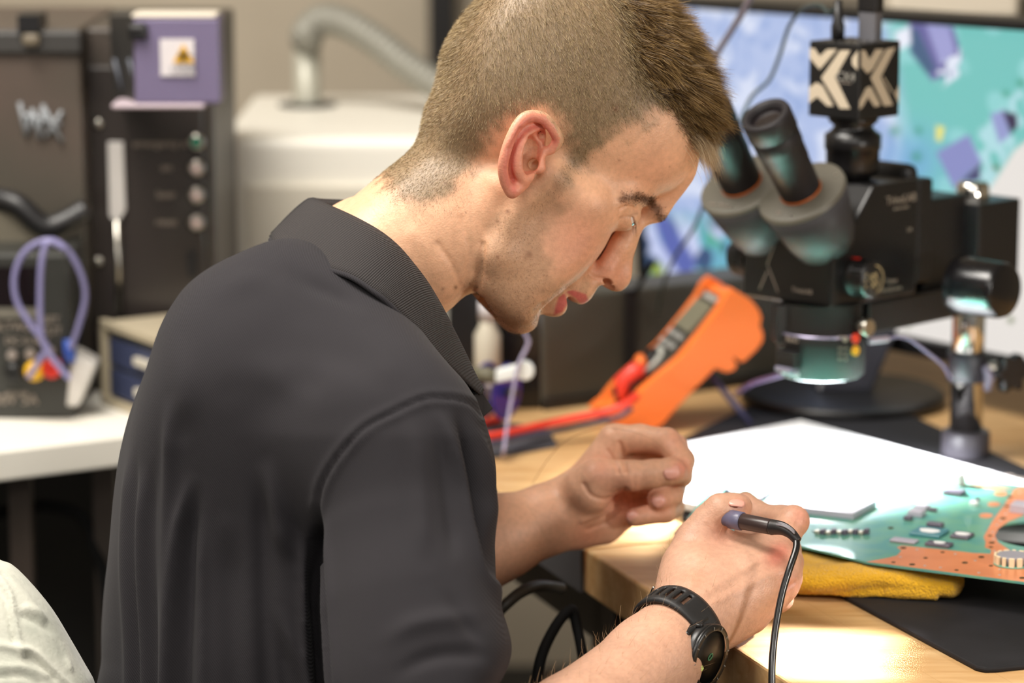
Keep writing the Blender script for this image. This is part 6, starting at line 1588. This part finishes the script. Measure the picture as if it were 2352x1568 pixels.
# measure the wrist in the plane of the band
def band_ring(off, bw, thick, a0, a1, n):
    """points of the wrist outline at a set of angles"""
    rows = []
    for a in np.linspace(a0, a1, n):
        d = wn * math.cos(a) + wsd * math.sin(a)
        ts = np.arange(.005, .06, .0004); P = wc_ + wa * off + d * ts[:, None]
        f = right_arm(P); k = np.argmax(f > 0); rows.append((d, ts[k]))
    return rows
nb = 108; rows = band_ring(0, 0, 0, 0, 2 * math.pi, nb + 1)
rad = np.array([r for d, r in rows[:-1]]); 
for _ in range(4): rad = (np.roll(rad, 1) + rad + np.roll(rad, -1)) / 3
rad = rad + .0012
dirs = [d for d, r in rows[:-1]]
bw = .0125
def bp_(i, s, h):
    i = i % nb; w_ = bw * (1 - .0 * abs(s)); 
    return wc_ + dirs[i] * (rad[i] + h) + wa * s * w_
# pick which side shows the slots: the one towards the upper left
slot_i = [i for i in range(nb)]
bb = MB()
S = np.linspace(-1, 1, 9)
def has_slot(i):
    a = i * 360 / nb
    return False
ang_px = [proj(bp_(i, 0, .001)) for i in range(nb)]
vis = [i for i in range(nb) if dirs[i] @ (-cz_) > -.15]
# slots on the visible arc left of the case
arc = [i for i in range(nb) if (proj(bp_(i, 0, 0))[0] < 1590 and dirs[i] @ (-cz_) > -.25)]
arc = sorted(arc, key=lambda i: -proj(bp_(i, 0, 0))[0])
slots = set(arc[k] for k in range(5, len(arc)) if k % 4 in (1, 2))
Vb = []; Fb = []
for i in range(nb):
    for s in S:
        edge = 1 - abs(s) ** 6
        Vb.append(bp_(i, s, .0008 + .0018 * edge))
for i in range(nb):
    for j in range(8):
        if i in slots and 2 <= j <= 5: continue
        a = i * 9 + j; b2 = ((i + 1) % nb) * 9 + j
        Fb.append((a, b2, b2 + 1, a + 1))
bb.add(Vb, Fb, True)
M_strap = mat('black_silicone_strap', srgb(34, 33, 33), .5, spec=.4, bump=(700, .2, .0004))
bo = bb.build('band', M_strap, wt); so = bo.modifiers.new('thickness', 'SOLIDIFY'); so.thickness = .0022; so.offset = -1
cw = wc_ + wn * (rad[0] + .006) + wa * .0
cw = W(1612, 1503, proj(cw)[2])
M_case = mat('watch_case', srgb(30, 30, 30), .35)
MB().lathe(cw - wn * .007, wn, [(0, .0175), (.001, .0205), (.007, .0222), (.010, .0225), (.0115, .0218), (.0125, .0198)], 64).build('case', M_case, wt)
MB().lathe(cw + wn * .0052, wn, [(0, .0228), (.001, .0230), (.0022, .0222), (.0024, .0185)], 64, caps=False).build('bezel', mat('bezel_black', srgb(24, 24, 24), .3), wt)
dial = MB().lathe(cw + wn * .0060, wn, [(0, .0185), (.0004, .0182), (.0005, .0)], 56, caps=False).build('watch_face', mat('watch_glass', srgb(7, 8, 8), .35, spec=.25), wt)
fcx = unit(wa * .3 + wsd); fcy = unit(np.cross(wn, fcx))
mk = MB()
for k in range(12):
    a = k * math.pi / 6; d = fcx * math.cos(a) + fcy * math.sin(a); R = np.stack([d, np.cross(wn, d), wn], 1)
    mk.box(cw + d * .0205 + wn * .0080, (.0022, .0006, .0003), R)
mk.build('bezel_marks', mat('mark_grey', srgb(120, 120, 116), .5), wt)
text_mesh('0', .0090, mat('watch_green', srgb(50, 96, 66), .5, emis=(srgb(40, 100, 66), .25)), dial, cw + wn * .0068, fcx, fcy, 'digits')
text_mesh('68', .0042, mat('watch_yellow', srgb(190, 200, 120), .5, emis=(srgb(190, 200, 110), .35)), dial, cw + wn * .0068 - fcy * .011, fcx, fcy, 'digits')
for a in (20, 160, 200, 340, 270):
    d = wa * math.cos(math.radians(a)) + wsd * math.sin(math.radians(a))
    MB().lathe(cw + d * .0205 - wn * .001, d, [(0, .0028), (.0034, .0028), (.0040, .0022)], 18).build('watch_button', M_case, wt)
for sgn in (-1, 1):
    d = wsd * sgn
    MB().box(cw + d * .020 - wn * .0045, (.0055, .026, .006), np.stack([d, wa, wn], 1)).build('lug', M_case, wt, bevel=.0012)
buckle_i = arc[-1]
pbk = [bp_(buckle_i + k, 1.05, .004 + .0015 * k * .2) for k in (-2, -1, 0, 1, 2)]
MB().tube(pbk, .0010, 8).build('buckle', M_steel, wt)
# ---- soldering handpiece
hp = thing('soldering_handpiece', W(1770, 1212, 2.10), 'slim black soldering handpiece with grey collar held in his right hand', 'soldering iron')
pr0, pr1 = W(1772, 1210, 2.107), W(1700, 1196, 2.124); pdir = unit(pr1 - pr0)
MB().lathe(pr0, pdir, [(0, .0050), (.001, .0054), (.024, .0058), (.0245, .0056)], 32).build('handle', mat('brown_black_grip', srgb(58, 46, 44), .32), hp)
pe = pr0 + pdir * .0245
MB().lathe(pe, pdir, [(0, .0060), (.0008, .0066), (.010, .0067), (.0105, .0058), (.022, .0050)], 28).build('collar', mat('grey_collar2', srgb(104, 102, 126), .35), hp)
MB().tube([W(1664, 1186, 2.19), W(1668, 1182, 2.24), W(1676, 1180, 2.28)], [.003, .0022, .0008], 16).build('tip', M_steel, hp)
bt_ = spline([pr0 - pdir * .0005, W(1796, 1213, 2.101), W(1816, 1224, 2.097), W(1833, 1243, 2.094)], 8)
MB().tube(bt_, list(np.linspace(.0056, .0030, len(bt_))), 20).build('strain_relief', mat('boot_black', srgb(36, 33, 33), .4), hp)
rb = MB()
for k in range(3):
    q = [b_p + (cy_ * (.0036 - .0016 * k / 2) - cz_ * (.0030 + .0012 * k)) for b_p in bt_[2 + k:20]]
    rb.tube(q, .0007, 6)
rb.build('boot_ribs', mat('rib_grey', srgb(120, 116, 120), .35), hp)
MB().tube(spline([bt_[-1] - unit(bt_[-1] - bt_[-2]) * .002, W(1828, 1262, 2.090), W(1812, 1310, 2.083), W(1797, 1360, 2.078), W(1785, 1420, 2.072), W(1777, 1480, 2.066), W(1773, 1550, 2.06), W(1774, 1700, 2.05)], 12), .00245, 16).build('cord', mat('black_cord', srgb(24, 23, 23), .25, spec=.6), hp)
# ---- fine wire in the left hand
cable('fine_wire', [W(1222, 1112, 2.42), W(1262, 1050, 2.40), W(1310, 1006, 2.37), W(1380, 984, 2.34), W(1440, 988, 2.31), W(1492, 1006, 2.30), W(1520, 1026, 2.298), W(1546, 1056, 2.298), W(1556, 1072, 2.299)], .00022, mat('copper_wire', srgb(200, 150, 120), .3, metal=.6), 'hair-thin copper wire curving up from his left fingertips', cat='wire')

# ================================================================ pale jacket on the chair, bottom left
JK = [(-300, 1250), (-80, 1262), (0, 1291), (26, 1302), (62, 1340), (112, 1402), (152, 1464), (192, 1530), (214, 1575), (224, 1660), (226, 1900), (-300, 1900)]
def jacket_sdf(P):
    P = P.astype(np.float32); q = proj(P)
    d = smin(sd_ell(P, W(-20, 1500, 2.10), (.085, .07, .085)), sd_ell(P, W(-10, 1800, 2.08), (.10, .085, .13)), .05)
    pf = sd_poly(q[:, 0].astype(np.float32), q[:, 1].astype(np.float32), spline([np.array(p, float) for p in JK], 3, True)) * (q[:, 2] / F)
    return smax(d, pf, .02)
c0 = W(-20, 1560, 2.1)
JV, JQ = surface(jacket_sdf, c0 - [.13, .12, .12], c0 + [.13, .12, .13], .0022)
JN = vnormals(JV, JQ); jp = proj(JV)[:, :2]; dj = np.zeros(len(JV))
for line, w_, h in [([(-20, 1310), (8, 1345), (24, 1372), (30, 1410), (42, 1460), (52, 1500)], 6, 3.4), ([(-20, 1335), (10, 1372), (20, 1400), (34, 1470)], 5, -3), ([(60, 1488), (90, 1500), (120, 1530), (150, 1560), (200, 1610)], 7, 3.4), ([(60, 1504), (95, 1524), (130, 1556)], 5, -2.4),
                    ([(55, 1410), (90, 1425), (130, 1450), (150, 1480), (160, 1500)], 9, -3), ([(60, 1398), (100, 1412), (140, 1440)], 8, 2.5), ([(150, 1470), (160, 1500), (168, 1530)], 6, 2.5), ([(0, 1480), (40, 1488), (60, 1492)], 9, 2.5), ([(0, 1530), (60, 1530), (110, 1550)], 8, 1.8), ([(-10, 1555), (50, 1550), (90, 1568)], 7, -1.8), ([(20, 1330), (60, 1370), (100, 1420)], 10, 2)]:
    dd = polydist(jp, [np.array(p, float) for p in spline([np.array(p, float) for p in line], 5)]); dj += h * .8 * mm * np.exp(-(dd / w_) ** 2) * ss(.1, .45, JN @ (-cz_))
dj += (vnoise(JV, 7, 91) - .5) * .005
JV = JV + JN * dj[:, None]
M_jk = mat('pale_jacket_cloth', srgb(200, 200, 186), .85, noise=(40, srgb(186, 188, 174), .45, .6), bump=(240, .35, .0012), sheen=.2)
jk = link('jacket', mesh_np('jacket', JV, JQ), M_jk, None, 'pale grey-green padded jacket draped over a chair back, bottom left corner', 'jacket')
jc = W(-20, 1700, 2.1)
chr_ = thing('office_chair', (jc[0], jc[1] + .02, 0), 'black office chair under the pale jacket, bottom left', 'chair')
MB().box((jc[0] - .02, jc[1], float(JV[:, 2].min()) - .10), (.09, .06, .19)).build('backrest', M_blk, chr_, bevel=.02)
MB().box((jc[0] - .22, jc[1], .44), (.46, .44, .07)).build('seat', M_blk, chr_, bevel=.02)
MB().lathe((jc[0] - .22, jc[1], .07), Zup, [(0, .03), (.34, .03)], 20).build('post', M_steel, chr_)
for k in range(5):
    a = k * 1.257; MB().tube([(jc[0] - .22, jc[1], .08), (jc[0] - .22 + .27 * math.cos(a), jc[1] + .27 * math.sin(a), .04)], .018, 8).build('leg', M_blk, chr_)
    MB().lathe((jc[0] - .22 + .27 * math.cos(a), jc[1] + .27 * math.sin(a), .0), Zup, [(0, .02), (.045, .02)], 12).build('caster', M_blk, chr_)
